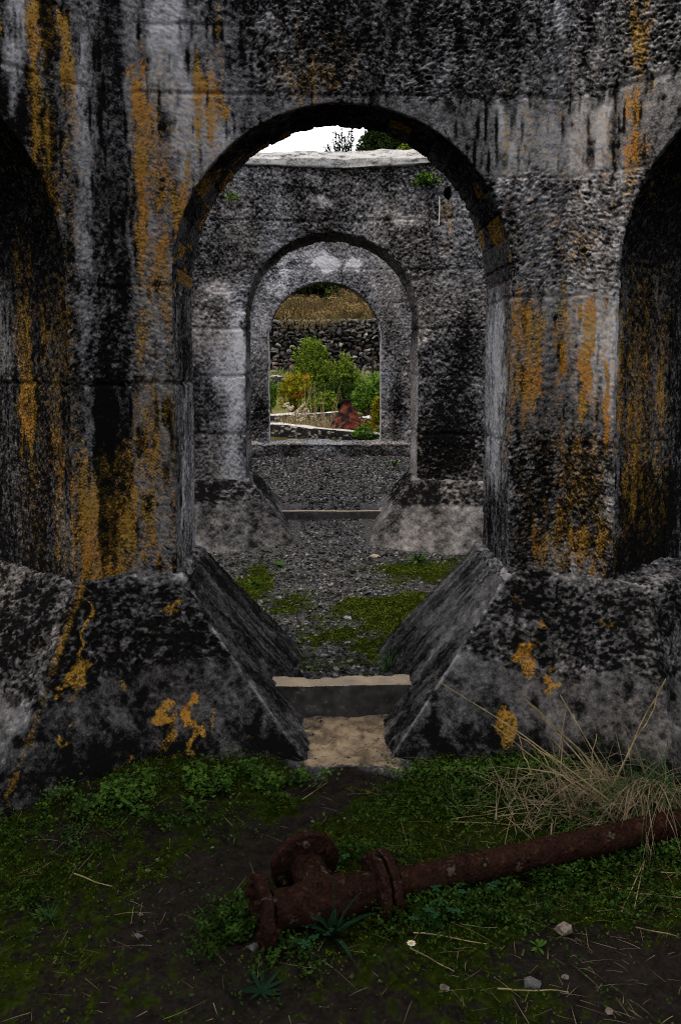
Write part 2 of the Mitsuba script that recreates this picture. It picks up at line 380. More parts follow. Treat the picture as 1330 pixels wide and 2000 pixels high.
def near_wall(v, f, n):
    s, dep, k, u = unfold(v)
    q, r = grid_q(s), 712 + (1.65 - v[:, 2]) / .0023636
    inner = dep > .02
    ju = np.abs(u) < HALF - .08
    # jambs carry on from the face: left and right facet jambs, and the two of the middle arch
    q = np.where(inner & (k == -1), 143 - dep / .00504, q)
    q = np.where(inner & (k == 1), 1204 + dep / .0056, q)
    q = np.where(inner & (k == 0) & (u < 0), 340 + dep * 68, q)
    q = np.where(inner & (k == 0) & (u > 0), 1000 - dep * 80, q)
    soffit = inner & (v[:, 2] > SPR) & (dep < TH + .26) & (np.hypot(u, v[:, 2] - SPR) < R0 + .075)
    rough = rough_near(q, r, v)
    rough = np.where(inner, .34, rough)
    # form boards in the soffit
    th = np.degrees(np.arctan2(v[:, 2] - SPR, u)); board = np.floor((th + 3) / 8.5)
    ft = (th + 3) / 8.5 - board
    step = (np.modf(np.abs(np.sin(board * 12.9898 + k * 3.1)) * 43758.5)[0] - .5) * .008
    groove = -.007 * sstep(.02, .08, dep) * (np.exp(-((ft - .5) / .06) ** 2 * 0) * ((ft < .05) | (ft > .95)))
    st, srnd, sgap = stones(v, .016, 7) if len(v) > 150000 else (0 * s, 0 * s + .5, 0 * s)
    rg = np.clip(rough, 0, 1.2)
    tn = torn(v, 5)
    disp = bumps(v) * (.0015 + .004 * rough) + st * (.0005 + .0050 * rg) + tn * (.001 + .011 * rg) + (F3(v * 5, 3, 20) - .5) * .015
    disp += np.where(soffit & ju, (step + groove) * np.where(k == 0, 1, .6), 0)
    # lift joints
    lift = v[:, 2] + (N3(v * np.array([9, 9, 0]), 31) - .5) * .012
    lh, rh = 1 - sstep(430, 600, q), sstep(430, 600, q)
    for z0, w, a in ((1.56, .010, .016 * lh), (1.965, .008, .010 * rh), (2.855, .010, .009), (3.15, .012, .008 * lh), (1.28, .008, .008 * rh), (2.50, .009, .008 * rh), (2.0, .009, .007 * lh)):
        disp -= a * np.exp(-((lift - z0) / w) ** 2) * (.4 + N3(v * 4, 33))
    tone = .40 + (F3(v * np.array([3, 3, 1.3]), 3, 41) - .5) * .40 + (N3(np.stack([s * 17, dep * 9, v[:, 2] * .9], 1), 44) - .5) * .30
    tone += (N3(v * np.array([34, 34, 11]), 45) - .5) * .30 * (.5 + rough)
    tone += ((srnd - .5) * .30 - .30 * sgap + .04 + (F3(v * np.array([66, 66, 92.0]), 2, 48) - .5) * 1.25) * rg + (N3(v * np.array([60, 60, 7]), 47) - .62).clip(0) * -2.2 * (1 - rg).clip(0)
    tone += (.7 + .6 * N3(v * np.array([18, 18, 6]), 61)) * stain(q, r, TONE, v, 60) - .05 * rough - np.where(k < 0, .18, .20) * (inner & (k != 0))  # side-arch jambs darkened in colour to stand for their shade
    tone += .05 - 1.6 * (N3(v * np.array([75, 75, 30]), 49) - .70).clip(0) * (1.2 - rg).clip(0)
    for z0, a in ((1.965, .45),):
        tone += a * np.exp(-((lift - z0 - .008) / .008) ** 2) * sstep(1020, 1120, q)
    lich = stain(q, r, LICHEN, v, 80) * (.30 + 1.15 * F3(v * np.array([26, 26, 9]), 3, 82)) * (.55 + .8 * N3(np.stack([s * 55, dep * 40, v[:, 2] * 2.2], 1), 83)) * (1 - .5 * sgap * rg)
    lich = np.where(inner, lich * .75, lich)
    fade = sstep(SPR - .55, SPR + .25, v[:, 2] + (F3(v * 5, 3, 96) - .5) * .4) * (inner & (k != 0))      # shade of the side arches, painted into the tone, thinning downwards
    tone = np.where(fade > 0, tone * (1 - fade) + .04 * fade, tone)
    tone = np.where(soffit & (k == 0), .10 + (N3(np.stack([board * 7.7, dep * 3, k * 9.0], 1), 4) - .4) * .25 + .3 * sstep(60, 20, np.minimum(np.abs(th), np.abs(180 - th))) * (N3(v * 6, 2) - .2), tone)  # soffit of the middle arch darkened, its shade put into the tone
    soff_l = (N3(np.stack([board * 3.3, dep * 5, v[:, 2] * 3], 1), 91) > .62) * .5
    lich = np.where(soffit & (k == 0), soff_l, lich * (1 - .55 * fade))
    return v + n * disp[:, None], f, np.stack([tone, lich], 1)


near = thing('arched_ring_wall', 'near dark concrete wall with a tall round arch and ochre lichen streaks, on battered plinths', 'wall')
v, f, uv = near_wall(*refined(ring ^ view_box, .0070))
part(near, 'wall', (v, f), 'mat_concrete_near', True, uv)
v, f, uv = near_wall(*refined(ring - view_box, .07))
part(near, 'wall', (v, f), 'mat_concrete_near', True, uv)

PL_MARKS = []   # ochre and pale marks on the two plinths, measured on the sloping front face
NRM0 = np.array([0, -PL_TOP, .425]); NRM0 /= np.linalg.norm(NRM0)


def on_plinth(px, py):
    d = ray(px, py); p0 = np.array([0, CEN[1] + AP - .055, PL_TOP])
    return EYE + d * (((p0 - EYE) @ NRM0) / (d @ NRM0))


for px, py, w, h, a in ((178, 1225, 14, 75, .8), (178, 1290, 22, 35, .8), (325, 1395, 22, 26, 1.0), (366, 1395, 16, 28, 1.0), (378, 1440, 12, 45, .8), (330, 1440, 12, 25, .6), (412, 1410, 8, 28, .6), (165, 1390, 22, 10, .7),
                        (330, 1193, 26, 9, .7), (1026, 1290, 20, 36, .75), (990, 1415, 14, 45, .8), (1070, 1335, 12, 18, .7), (1062, 1220, 10, 12, .6), (1010, 1170, 10, 18, .5), (1160, 1195, 16, 10, .5), (345, 1490, 22, 16, .5), (255, 1470, 14, 10, .4),
                        (640 - 400, 1330, 14, 30, .5)):
    c = on_plinth(px, py); e = on_plinth(px + w, py - h)
    PL_MARKS.append((c[0], c[2], abs(e[0] - c[0]), abs(e[2] - c[2]), a))


def near_plinth(v, f, n, seed):
    s, dep, k, u = unfold(v)
    z = v[:, 2]
    low = sstep(.35, .31, z + (F3(v * 3, 3, seed) - .5) * .26)          # smooth render near the ground, rough above
    rough = 1 - .85 * low
    kk = (PL_TOP - z) / PL_TOP
    uedge = np.where((k == 1) & (u < 0), .57 - .33 * kk, .755 - .589 * kk)
    ridge = np.exp(-((np.abs(u) - uedge) / .045) ** 2) * sstep(.05, .0, dep)  # the arris between front and passage face
    st, srnd, sgap = stones(v, .023, seed) if len(v) > 30000 else (0 * s, 0 * s + .5, 0 * s)
    pas0 = (np.abs(u) < uedge + .012) & (dep > -.44 * kk - .05) & (z < PL_TOP - .03)
    pas0 &= (k == 0)
    rough = np.where(pas0, .2 + .6 * sstep(.50, .62, z), rough)
    disp = bumps(v, 1.2) * (.001 + .004 * rough) + st * (.0004 + .0035 * rough) + torn(v, seed) * (.0008 + .013 * rough) + (F3(v * 5, 3, seed + 20) - .5) * .016
    disp += .005 * low - .034 * ridge * (F3(v * 11, 3, seed + 2) - .46).clip(0) * 2 - .006 * ridge
    disp += np.where(z > PL_TOP - .02, (N3(v * 14, seed + 3) - .5) * .022, 0)
    pas = (np.abs(u) < uedge + .012) & (dep > -.44 * kk - .05) & (z < PL_TOP - .03)
    tone = .17 + .10 * low + (N3(v * 60, seed + 46) - .5) * .16 * low + ((srnd - .5) * .25 - .25 * sgap + .02 + (F3(v * np.array([50, 50, 70.0]), 2, seed + 48) - .5) * 1.0) * rough + (F3(v * np.array([4, 4, 3.0]), 3, seed + 41) - .5) * (.34 + .2 * rough) + (N3(v * 30, seed + 45) - .5) * .3 * rough
    rw = np.where(k < 0, .026, .015)
    worn = np.exp(-((np.abs(u) - uedge - .008) / rw) ** 2) * sstep(.05, .0, dep) * sstep(.25, .6, F3(v * np.array([9, 9, 7.0]), 3, seed + 6)) * (.45 + .7 * N3(v * 42, seed + 7)) * (k < 1)
    tone += np.where(k < 0, .28, .62) * worn + .10 * ridge * N3(v * 11, seed + 6) + .40 * sstep(PL_TOP - .06, PL_TOP - .01, z) * N3(v * 10, seed + 9)
    tone += (N3(np.stack([u * 22, dep * 22, z * 2.0], 1), seed + 44) - .5) * .35
    tone -= .30 * sstep(.16, .04, z) * N3(v * 9, seed + 51) * 1.5 + (F3(v * np.array([16, 16, 10.0]), 3, seed + 53) - .58).clip(0) * low * 1.8
    tone += np.where(s > .2, .06, -.02)
    wv = (F3(v * 5, 2, seed + 95) - .5) * .16
    strk = N3(np.stack([(dep + wv) * 30, 0 * z + seed, z * 3.5], 1), seed + 90) * .5 + N3(np.stack([(dep + wv) * 85, 0 * z, z * 8.0], 1), seed + 91) * .25 + F3(v * 38, 3, seed + 93) * .45 - .1
    pas &= (k == 0)
    tone = np.where(pas, .13 + (strk - .5) * .55 + .16 * sstep(.05, .5, z) * (s > .2) + (F3(v * 6, 3, seed + 92) - .5) * .5, tone)
    tone += .2 * worn * pas
    lich = np.zeros(len(v))
    wx = (F3(v * 19, 4, seed + 70) - .5) * .13
    for cx, cz, w, h, a in PL_MARKS:
        lich = np.maximum(lich, a * sstep(1.15, .75, np.hypot((v[:, 0] + wx - cx) / w, (z + wx - cz) / h)))
    lich *= .35 + 1.0 * F3(v * 33, 3, seed + 71)
    lich += .6 * np.exp(-((np.abs(u) - uedge - .03) / .022) ** 2) * (k == -1) * sstep(.72, .2, N3(v * 6, seed)) * (dep < -.0)
    return v + n * disp[:, None], f, np.stack([tone, lich], 1)


for i, k in enumerate((0, -1)):
    v, f, uv = near_plinth(*refined(plinth_at(k), .0075), 100 + 7 * i)
    part(near, 'plinth', (v, f), 'mat_concrete_plinth', True, uv)
for k in (1, 2, 3, 4, 5, 6):
    v, f, uv = near_plinth(*refined(plinth_at(k), .06), 130 + k)
    part(near, 'plinth', (v, f), 'mat_concrete_plinth', True, uv)


def rough_solid(man, L, amp, freq=22, seed=0):
    v, f, n = refined(man, L)
    d = (F3(v * freq, 3, seed) - .5) * amp + (N3(v * freq * .25, seed + 3) - .5) * amp * 1.3
    return v + n * d[:, None], f


# the kerb that bridges the passage between the near plinths
kerb = Manifold.cube([.80, .12, .34]).translate([.125 - .40, 3.80, -.17])
whole('concrete_kerb', rough_solid(kerb, .009, .020, 24, 5), 'mat_kerb', 'low concrete kerb with a worn sandy top bridging the gap between the two near plinths', 'kerb', smooth=True)

# ------------------------------------------------------------------ second arched wall
KX, KY = .27, 7.86


def front2(x):
    return np.where(x < KX, KY - (KX - x) * math.tan(math.radians(6)), KY - (x - KX) * math.tan(math.radians(15)))


xs = [-3.8, KX, 4.0]
W2_TOP = 3.46
line = [(x, float(front2(np.array(x)))) for x in xs]
plan = CrossSection([np.array([line[0], line[1], line[2], (4.0, line[2][1] + .62), (KX, KY + .62), (-3.8, line[0][1] + .62)])])
second = Manifold.extrude(plan, W2_TOP - .55).translate([0, 0, .55]) - arch_cutter(.14, .787, 2.07, -1, 6.5, 9.5)
hole = Manifold.sphere(1, 24).scale([.040, .22, .066]).translate([at_y(870, 381, 7.75)[0], 7.72, at_y(870, 381, 7.72)[2]])
second = second - hole
HOLE = at_y(870, 381, 7.72)

TONE2 = []
for px, py, w, h, a in ((630, 385, 22, 10, .5), (470, 640, 14, 55, .5), (430, 570, 40, 12, .35), (560, 510, 40, 12, .3), (800, 430, 30, 14, .28), (520, 480, 30, 40, .15), (860, 480, 30, 50, .15), (440, 560, 50, 20, .25),
                        (400, 800, 40, 200, -.05), (885, 820, 50, 90, -.25), (880, 700, 40, 60, -.1), (560, 365, 60, 16, -.2), (450, 690, 40, 130, .32), (470, 760, 14, 120, .2), (690, 520, 20, 10, .2), (400, 650, 18, 60, .15), (820, 640, 20, 60, .12), (640, 352, 90, 8, .2), (840, 560, 60, 10, .2), (760, 420, 50, 12, .15)):
    c, e = at_y(px, py, 7.75), at_y(px + w, py - h, 7.75)
    TONE2.append((c[0], c[2], abs(e[0] - c[0]), abs(e[2] - c[2]), a))


def blot(v, rows, seed, k=.25):
    out = np.zeros(len(v)); w = (F3(v * 8, 3, seed) - .5) * k; w2 = (F3(v * 8 + 9, 3, seed + 1) - .5) * k
    for cx, cz, rw, rh, a in rows:
        out += a * sstep(1.3, .5, np.hypot((v[:, 0] + w - cx) / rw, (v[:, 2] + w2 - cz) / rh))
    return out


def mid_wall(v, f, n, seed, rows, cx, r, zs, yf, tone0=.40):
    th = np.degrees(np.arctan2(v[:, 2] - zs, v[:, 0] - cx)); rad = np.hypot(v[:, 0] - cx, np.maximum(v[:, 2] - zs, 0))
    soff = (np.abs(rad - r) < .004) & (v[:, 1] > yf(v[:, 0]) + .02)
    rough = np.where(soff, .1, .75 + .5 * (N3(v * 2.2, seed) - .5))
    panel = (seed == 200) * sstep(2.02, 1.96, v[:, 2]) * sstep(-.58, -.62, v[:, 0]) * (~soff)      # a smoother lift left of the second arch
    rough = rough * (1 - .85 * panel)
    board = np.floor(th / 8.5)
    st, srnd, sgap = stones(v, .028, seed + 7)
    disp = bumps(v * .8, 1.4) * (.002 + .005 * rough) + st * (.001 + .006 * rough) + torn(v * .8, seed) * (.001 + .012 * rough) + (F3(v * 3, 3, seed + 20) - .5) * .025
    disp += np.where(soff & (v[:, 2] > zs), (np.modf(np.abs(np.sin(board * 7.77)) * 999.1)[0] - .5) * .02, 0)
    lift = v[:, 2] + (N3(v * np.array([5, 5, 0]), seed + 31) - .5) * .02
    for z0 in (1.02, 1.55, 1.98, 2.5, 2.95):
        disp -= .014 * np.exp(-((lift - z0) / .014) ** 2)
    tone = tone0 + (F3(v * np.array([2.2, 2.2, 1.5]), 3, seed + 41) - .5) * .6 + (N3(v * np.array([9, 9, 1.0]), seed + 44) - .5) * .28
    tone += (N3(v * 26, seed + 45) - .5) * .3 + ((srnd - .5) * .3 - .3 * sgap + .04) * rough + blot(v, rows, seed + 50)
    tone += panel * (-.02 + .17 * np.exp(-((v[:, 0] + .76) / .09) ** 2) + (N3(v * np.array([30, 30, 2.0]), 9) - .5) * .25) + (F3(v * np.array([36, 36, 52.0]), 2, seed + 55) - .5) * .6 * rough
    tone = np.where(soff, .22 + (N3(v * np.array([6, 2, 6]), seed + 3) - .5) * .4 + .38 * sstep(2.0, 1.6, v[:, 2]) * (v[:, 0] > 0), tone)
    return v + n * disp[:, None], f, tone


w2 = thing('arched_wall', 'second concrete arch behind the near one, rough grey and black under a pale broken coping', 'wall')
v, f, tone = mid_wall(*refined(second, .0125), 200, TONE2, .14, .787, 2.07, front2)
lich = .32 * sstep(.09, .02, np.abs(v[:, 0] - HOLE[0])) * sstep(HOLE[2] + .1, HOLE[2] - .05, v[:, 2]) * sstep(HOLE[2] - .9, HOLE[2] - .1, v[:, 2]) * N3(v * np.array([20, 20, 6]), 5) * 1.5
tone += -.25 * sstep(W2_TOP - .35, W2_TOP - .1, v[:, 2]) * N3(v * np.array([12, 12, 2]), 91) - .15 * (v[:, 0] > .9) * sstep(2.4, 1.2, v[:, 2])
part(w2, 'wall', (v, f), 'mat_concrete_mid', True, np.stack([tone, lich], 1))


def coping_seg(x0, x1):
    a = math.atan2(float(front2(np.array(x1)) - front2(np.array(x0))), x1 - x0)
    L = math.hypot(x1 - x0, float(front2(np.array(x1)) - front2(np.array(x0))))
    sec = CrossSection([np.array([(-.025, 0), (.60, 0), (.60, .17), (.13, .17), (-.025, .065)])])        # (back, up)
    m = Manifold.extrude(sec, L)                               # along z
    M = np.array([[0, 0, 1, 0], [1, 0, 0, 0], [0, 1, 0, 0]], float)
    return m.transform(M).rotate([0, 0, math.degrees(a)]).translate([x0, float(front2(np.array(x0))), W2_TOP - .03])


for a, b in ((xs[0], KX + .02), (KX - .02, xs[2])):
    v, f = rough_solid(coping_seg(a, b), .03, .035, 11, 9)
    v[:, 2] += (F3(v * np.array([1.7, 1.7, 0]), 3, 12) - .5) * .06 * (v[:, 2] > W2_TOP + .02)
    part(w2, 'coping', (v, f), 'mat_coping', True)


def plinth2(sgn):
    pts = []
    for z in (.60, -.2):
        k = (.60 - z) / .60
        for u in (.765 - .47 * k, 3.8):
            for b in (-(.03 + .42 * k), .65 + .05 * k):
                x = .14 + sgn * u
                pts.append((x, float(front2(np.array(x))) + b, z))
    return Manifold.hull_points(np.array(pts))


for i, sgn in enumerate((-1, 1)):
    v, f, n = refined(plinth2(sgn), .017)
    low = sstep(.42, .36, v[:, 2] + (N3(v * 3, 61) - .5) * .12)
    st, srnd, sgap = stones(v, .03, 68 + i)
    d = bumps(v * .9, 1.2) * .005 + st * (.001 + .006 * (1 - low)) + torn(v, 69) * (.001 + .012 * (1 - low)) + (F3(v * 4, 3, 62) - .5) * .02 + .008 * low
    tone = .20 + ((srnd - .5) * .3 - .3 * sgap + (F3(v * np.array([34, 34, 50.0]), 2, 67) - .5) * .9) * (1 - .8 * low) + low * (.20 if sgn > 0 else .04) + (F3(v * np.array([4, 4, 2.0]), 3, 63 + i) - .5) * .6 + (N3(v * 24, 64) - .5) * .4 + .25 * sstep(.55, .60, v[:, 2])
    tone += (N3(np.stack([v[:, 0] * 14, v[:, 1] * 2, v[:, 2] * 1.5], 1), 66) - .5) * .3
    lich = 0 * low
    part(w2, 'plinth', (v + n * d[:, None], f), 'mat_concrete_plinth', True, np.stack([tone, lich], 1))

edging = Manifold.cube([.98, .06, .12]).translate([.14 - .49, 8.02, .125])
whole('edging_board', rough_solid(edging, .02, .012, 14, 15), 'mat_kerb', 'thin weathered edging strip across the gravel inside the second arch', 'edging', smooth=True)

# ------------------------------------------------------------------ third arched wall
third = Manifold.cube([5.0, .35, 3.2]).translate([-2.4, 11.7, .45]) - arch_cutter(.12, .78, 2.0, .565, 11, 13)
TONE3 = []
for px, py, w, h, a in ((640, 515, 26, 18, .8), (690, 517, 20, 14, .5), (540, 560, 20, 16, .3), (600, 500, 40, 10, .25), (570, 530, 26, 16, .3), (510, 620, 14, 60, .15), (765, 640, 16, 50, -.05), (510, 820, 20, 50, -.3), (775, 800, 24, 60, -.25), (700, 520, 26, 16, .2)):
    c, e = at_y(px, py, 11.7), at_y(px + w, py - h, 11.7)
    TONE3.append((c[0], c[2], abs(e[0] - c[0]), abs(e[2] - c[2]), a))
w3 = thing('arched_wall', 'farthest and smallest concrete arch, opening onto the overgrown garden', 'wall')
v, f, tone = mid_wall(*refined(third, .018), 300, TONE3, .12, .78, 2.0, lambda x: 11.7 + 0 * x, .42)
tone = np.where((np.abs(np.abs(v[:, 0] - .12) - .78) < .03) & (v[:, 1] > 11.72), .62, tone)
part(w3, 'wall', (v, f), 'mat_concrete_mid', True, np.stack([tone, 0 * tone], 1))
v, f, n = refined(Manifold.cube([5.0, .55, .50]).translate([-2.4, 11.55, .065]), .025)
d = bumps(v * .8) * .02 + torn(v, 73) * .02 + (F3(v * 3, 3, 71) - .5) * .12 - .05 * (v[:, 1] < 11.6) * (v[:, 2] > .5) * N3(v * 7, 74)
part(w3, 'sill', (v + n * d[:, None], f), 'mat_concrete_mid', True, np.stack([.24 + (F3(v * 6, 3, 72) - .5) * .8 + .25 * (v[:, 2] > .55), 0 * d], 1))


# ------------------------------------------------------------------ ground, one sheet to the horizon
def base_height(x, y):
    z = np.interp(y, [-900, -3, 3.5, 3.78, 3.82, 3.92, 4.5, 5.6, 7.2, 7.95, 8.04, 8.08, 11.5, 11.75, 12.0, 13, 16, 23, 24.0, 24.35, 27, 33, 45, 90, 900],
                  [0, 0, 0, .025, .03, .135, .045, .0, .0, .165, .17, .225, .375, .40, .48, .50, .62, 1.36, 1.42, 2.86, 3.15, 4.4, 5.5, 9, 20])
    return z


def moss_at(x, y):
    P = np.stack([x, y, 0 * x], -1)
    m = .36 + (F3(P * 2.3, 3, 150) - .5) * 1.1
    path = DIRT; wd = np.interp(y, [2.0, 2.6, 3.2, 3.5], [.10, .17, .26, .34])
    d = np.full(np.shape(x), 9.0)
    for (a, b) in zip(path[:-1], path[1:]):
        ab = b[:2] - a[:2]; L2 = ab @ ab
        t = np.clip(((x - a[0]) * ab[0] + (y - a[1]) * ab[1]) / L2, 0, 1)
        d = np.minimum(d, np.hypot(x - a[0] - t * ab[0], y - a[1] - t * ab[1]))
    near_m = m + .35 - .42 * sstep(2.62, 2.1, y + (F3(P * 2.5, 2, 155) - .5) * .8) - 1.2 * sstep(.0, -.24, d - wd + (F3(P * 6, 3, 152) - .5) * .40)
    mid = m - .42 + .42 * sstep(6.2, 5.0, y) * sstep(3.95, 4.3, y)
    for gx, gy, rx, ry, a in MOSS2:
        mid = np.maximum(mid, a * sstep(1.3, .3, np.hypot((x - gx) / rx, (y - gy) / ry) + (F3(P * 4, 2, 153) - .5) * .9))
    out = np.where(y < 3.72, near_m, np.where(y < 7.6, mid, -.2))
    return np.where(y > 12, .2, out)


DIRT = [at_z(*p) for p in ((690, 1420), (690, 1500), (600, 1600), (450, 1700), (330, 1810), (250, 1900), (120, 2050))]
MOSS2 = []
for px, py, w, h, a in ((770, 1205, 130, 50, 1.3), (495, 1145, 55, 40, 1.2), (810, 1118, 110, 26, 1.0), (560, 1180, 80, 30, .8), (745, 1285, 60, 50, 1.0), (880, 1110, 60, 20, .7), (480, 1180, 40, 40, .6), (600, 1300, 40, 30, .5), (650, 1250, 110, 30, .8)):
    c = at_z(px, py); e = at_z(px + w, py - h)
    MOSS2.append((c[0], c[1], abs(e[0] - c[0]), abs(e[1] - c[1]), a))


def ground_height(x, y, fine=True):
    P = np.stack([x, y, 0 * x], -1)
    z = base_height(x, y) + (F3(P * 1.1, 3, 160) - .5) * np.interp(y, [0, 3, 3.6, 7, 11, 14, 30, 100], [.07, .06, .02, .05, .04, .2, .6, 3])
    if fine:
        m = np.clip(moss_at(x, y), 0, 1)
        z += (F3(P * 55, 2, 164) - .5) * np.interp(y, [0, 3.6, 4.2], [.020, .014, 0]) * (1 - m) + (F3(P * 26, 3, 162) - .5) * np.interp(y, [0, 4, 6, 12], [.035, .03, .03, .04]) * (.6 + .6 * m) + .018 * m * N3(P * 14, 163)
    return z


def axis(fine0, fine1, d, far, g=1.12):
    mid = list(np.arange(fine0, fine1, d)); lo, hi, a = [], [], d
    while not hi or hi[-1] < far:
        a *= g; hi.append((hi or mid)[-1] + a)
    a = d
    while not lo or lo[-1] > -far:
        a *= g; lo.append((lo or mid[:1])[-1] - a)
    return np.array(lo[::-1] + mid + hi)


gx = axis(-1.6, 1.9, .014, 900)
gy = np.unique(np.concatenate([axis(1.3, 4.0, .014, 900), np.arange(4.0, 12.5, .035), np.arange(12.5, 30, .2)]))
gy = gy[np.concatenate([[True], np.diff(gy) > .006])]
GX, GY = np.meshgrid(gx, gy)
gz = ground_height(GX, GY)
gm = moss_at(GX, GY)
Pg = np.stack([GX, GY, 0 * GX], -1)
pad = sstep(.36, .12, np.abs(GX - .14)) * sstep(3.22, 3.42, GY + (N3(Pg * 9, 171) - .5) * .2) * sstep(3.86, 3.76, GY)
zone = np.where((GY > 3.8) & (GY < 12.2), .5, 0) + pad
gm = gm - 1.2 * pad
nx, ny = len(gx), len(gy)
ii, jj = np.meshgrid(np.arange(ny - 1), np.arange(nx - 1), indexing='ij')
aa = (ii * nx + jj).ravel()
gf = np.vstack([np.stack([aa, aa + 1, aa + nx + 1], 1), np.stack([aa, aa + nx + 1, aa + nx], 1)])
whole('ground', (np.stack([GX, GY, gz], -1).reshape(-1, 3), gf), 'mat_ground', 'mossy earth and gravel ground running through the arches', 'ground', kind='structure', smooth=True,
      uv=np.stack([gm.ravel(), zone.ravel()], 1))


def gh(x, y):
    return float(ground_height(np.array([x]), np.array([y]))[0])


def inside_base(x, y, m=0.0):
    """Whether a ground point lies within a plinth or kerb."""
    d = np.stack([x, y], -1) - CEN
    bad = np.zeros(np.shape(x), bool)
    for k in range(-2, 3):
        a = k * math.pi / 4
        o, u = d @ np.array([math.sin(a), math.cos(a)]), d @ np.array([math.cos(a), -math.sin(a)])
        bad |= (o > AP - .47 + m) & (o < AP + .75) & (np.abs(u) > .17 + .05 * (o > 2.6)) & (np.abs(u) < 1.35)
    bad |= (y > front2(x) - .45) & (y < front2(x) + .72) & (np.abs(x - .14) > .29)
    bad |= (y > 3.79) & (y < 3.93) & (np.abs(x - .125) < .4)
    return bad | (y > 11.5)


# ------------------------------------------------------------------ gravel: slate chips
rng = np.random.default_rng(5)


def hull_chip(r, flat):
    p = r.normal(size=(9, 3)); p /= np.linalg.norm(p, axis=1, keepdims=True)
    m = trimesh.convex.convex_hull(p * np.array([1, r.uniform(.5, .9), flat]))
    return np.array(m.vertices), np.array(m.faces)


protos = [hull_chip(rng, rng.uniform(.18, .45)) for _ in range(14)]


def scatter(protos, x, y, size, tilt, r, lift=.3):
    out = []
    z = ground_height(x, y)
    for i in range(len(x)):
        v, f = protos[r.integers(len(protos))]
        a, b, c = r.uniform(0, 2 * math.pi), r.normal() * tilt, r.normal() * tilt
        R = trimesh.transformations.euler_matrix(b, c, a)[:3, :3]
        out.append(((v * size[i]) @ R.T + np.array([x[i], y[i], z[i] + size[i] * lift * .5]), f))
    return join(out)


def sample(n, x0, x1, y0, y1, r, keep):
    x, y = r.uniform(x0, x1, n), r.uniform(y0, y1, n)
    k = keep(x, y)
    return x[k], y[k]


x, y = sample(24000, -1.5, 1.9, 3.93, 8.0, rng, lambda x, y: ~inside_base(x, y) & (moss_at(x, y) + rng.normal(0, .12, len(x)) < .62))
chips = [scatter(protos, x, y, rng.gamma(2.0, .0052, len(x)) + .005, .45, rng)]
x, y = sample(160, -.2, .45, 3.2, 3.79, rng, lambda x, y: np.abs(x - .14) < .3)
chips.append(scatter(protos, x, y, rng.gamma(1.6, .0022, len(x)) + .002, .4, rng))
x, y = sample(15000, -1.4, 1.7, 8.08, 11.52, rng, lambda x, y: ~inside_base(x, y))
chips.append(scatter(protos, x, y, rng.gamma(2.0, .0060, len(x)) + .006, .45, rng))
whole('gravel', join(chips), 'mat_chip', 'dark slate chips strewn over the path between the arches', 'gravel', kind='stuff')

# ------------------------------------------------------------------ moss, ground cover and grass (uncountable)


def leaflets(x, y, z, size, r, up=.55):
    n = len(x); az = r.uniform(0, 2 * np.pi, n); tl = r.normal(0, up, n); rl = r.normal(0, up, n)
    d = np.stack([np.cos(az) * np.cos(tl), np.sin(az) * np.cos(tl), np.sin(tl)], 1)
    s = np.stack([-np.sin(az) * np.cos(rl), np.cos(az) * np.cos(rl), np.sin(rl)], 1)
    c = np.stack([x, y, z], 1); L = size[:, None]
    w = L * r.uniform(.3, .5, (n, 1))
    v = np.stack([c - d * L * .5, c + s * w, c + d * L * .5, c - s * w], 1).reshape(-1, 3)
    k = np.arange(n)[:, None] * 4
    return v, np.vstack([k + [0, 1, 2], k + [0, 2, 3]])


def dense(n, box, thr, seed, freq=5.0, sp=.12):
    r = np.random.default_rng(seed)
    x, y = r.uniform(box[0], box[1], n), r.uniform(box[2], box[3], n)
    P = np.stack([x, y, 0 * x], 1)
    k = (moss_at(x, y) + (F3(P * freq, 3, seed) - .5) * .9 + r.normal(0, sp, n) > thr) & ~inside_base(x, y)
    return x[k], y[k], r


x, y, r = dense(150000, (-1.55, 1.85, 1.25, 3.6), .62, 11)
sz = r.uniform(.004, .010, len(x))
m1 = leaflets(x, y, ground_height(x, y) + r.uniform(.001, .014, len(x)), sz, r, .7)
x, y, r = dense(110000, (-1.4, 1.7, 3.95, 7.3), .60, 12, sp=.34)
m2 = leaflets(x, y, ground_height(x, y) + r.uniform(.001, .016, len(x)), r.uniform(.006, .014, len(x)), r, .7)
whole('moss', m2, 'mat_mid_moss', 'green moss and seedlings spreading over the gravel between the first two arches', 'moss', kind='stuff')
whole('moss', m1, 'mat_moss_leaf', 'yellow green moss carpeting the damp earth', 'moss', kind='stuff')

x, y, r = dense(60000, (-1.55, 1.85, 1.25, 3.6), .86, 21, 3.2)
cover, base_cover = [leaflets(x, y, ground_height(x, y) + r.uniform(.008, .035, len(x)), r.uniform(.008, .018, len(x)), r, .45)], []
P = np.array([at_z(px, py) for px, py in np.stack([np.linspace(120, 600, 300), np.interp(np.linspace(120, 600, 300), [120, 250, 600], [1590, 1560, 1520])], 1)])
k = r.integers(len(P), size=5000); x, y = P[k, 0] + r.normal(0, .07, 5000), P[k, 1] + r.normal(0, .05, 5000)
cl = F3(np.stack([x, y, 0 * x], 1) * 7, 2, 77) > .46; x, y = x[cl], y[cl]
base_cover.append(leaflets(x, y, ground_height(x, y) + r.uniform(.01, .06, len(x)), r.uniform(.010, .022, len(x)), r, .5))
P = np.array([at_z(px, py) for px, py in np.stack([np.linspace(790, 1330, 300), np.linspace(1515, 1500, 300)], 1)])
k = r.integers(len(P), size=2500); x, y = P[k, 0] + r.normal(0, .07, 2500), P[k, 1] + r.normal(0, .04, 2500)
base_cover.append(leaflets(x, y, ground_height(x, y) + r.uniform(.005, .04, len(x)), r.uniform(.008, .018, len(x)), r, .5))
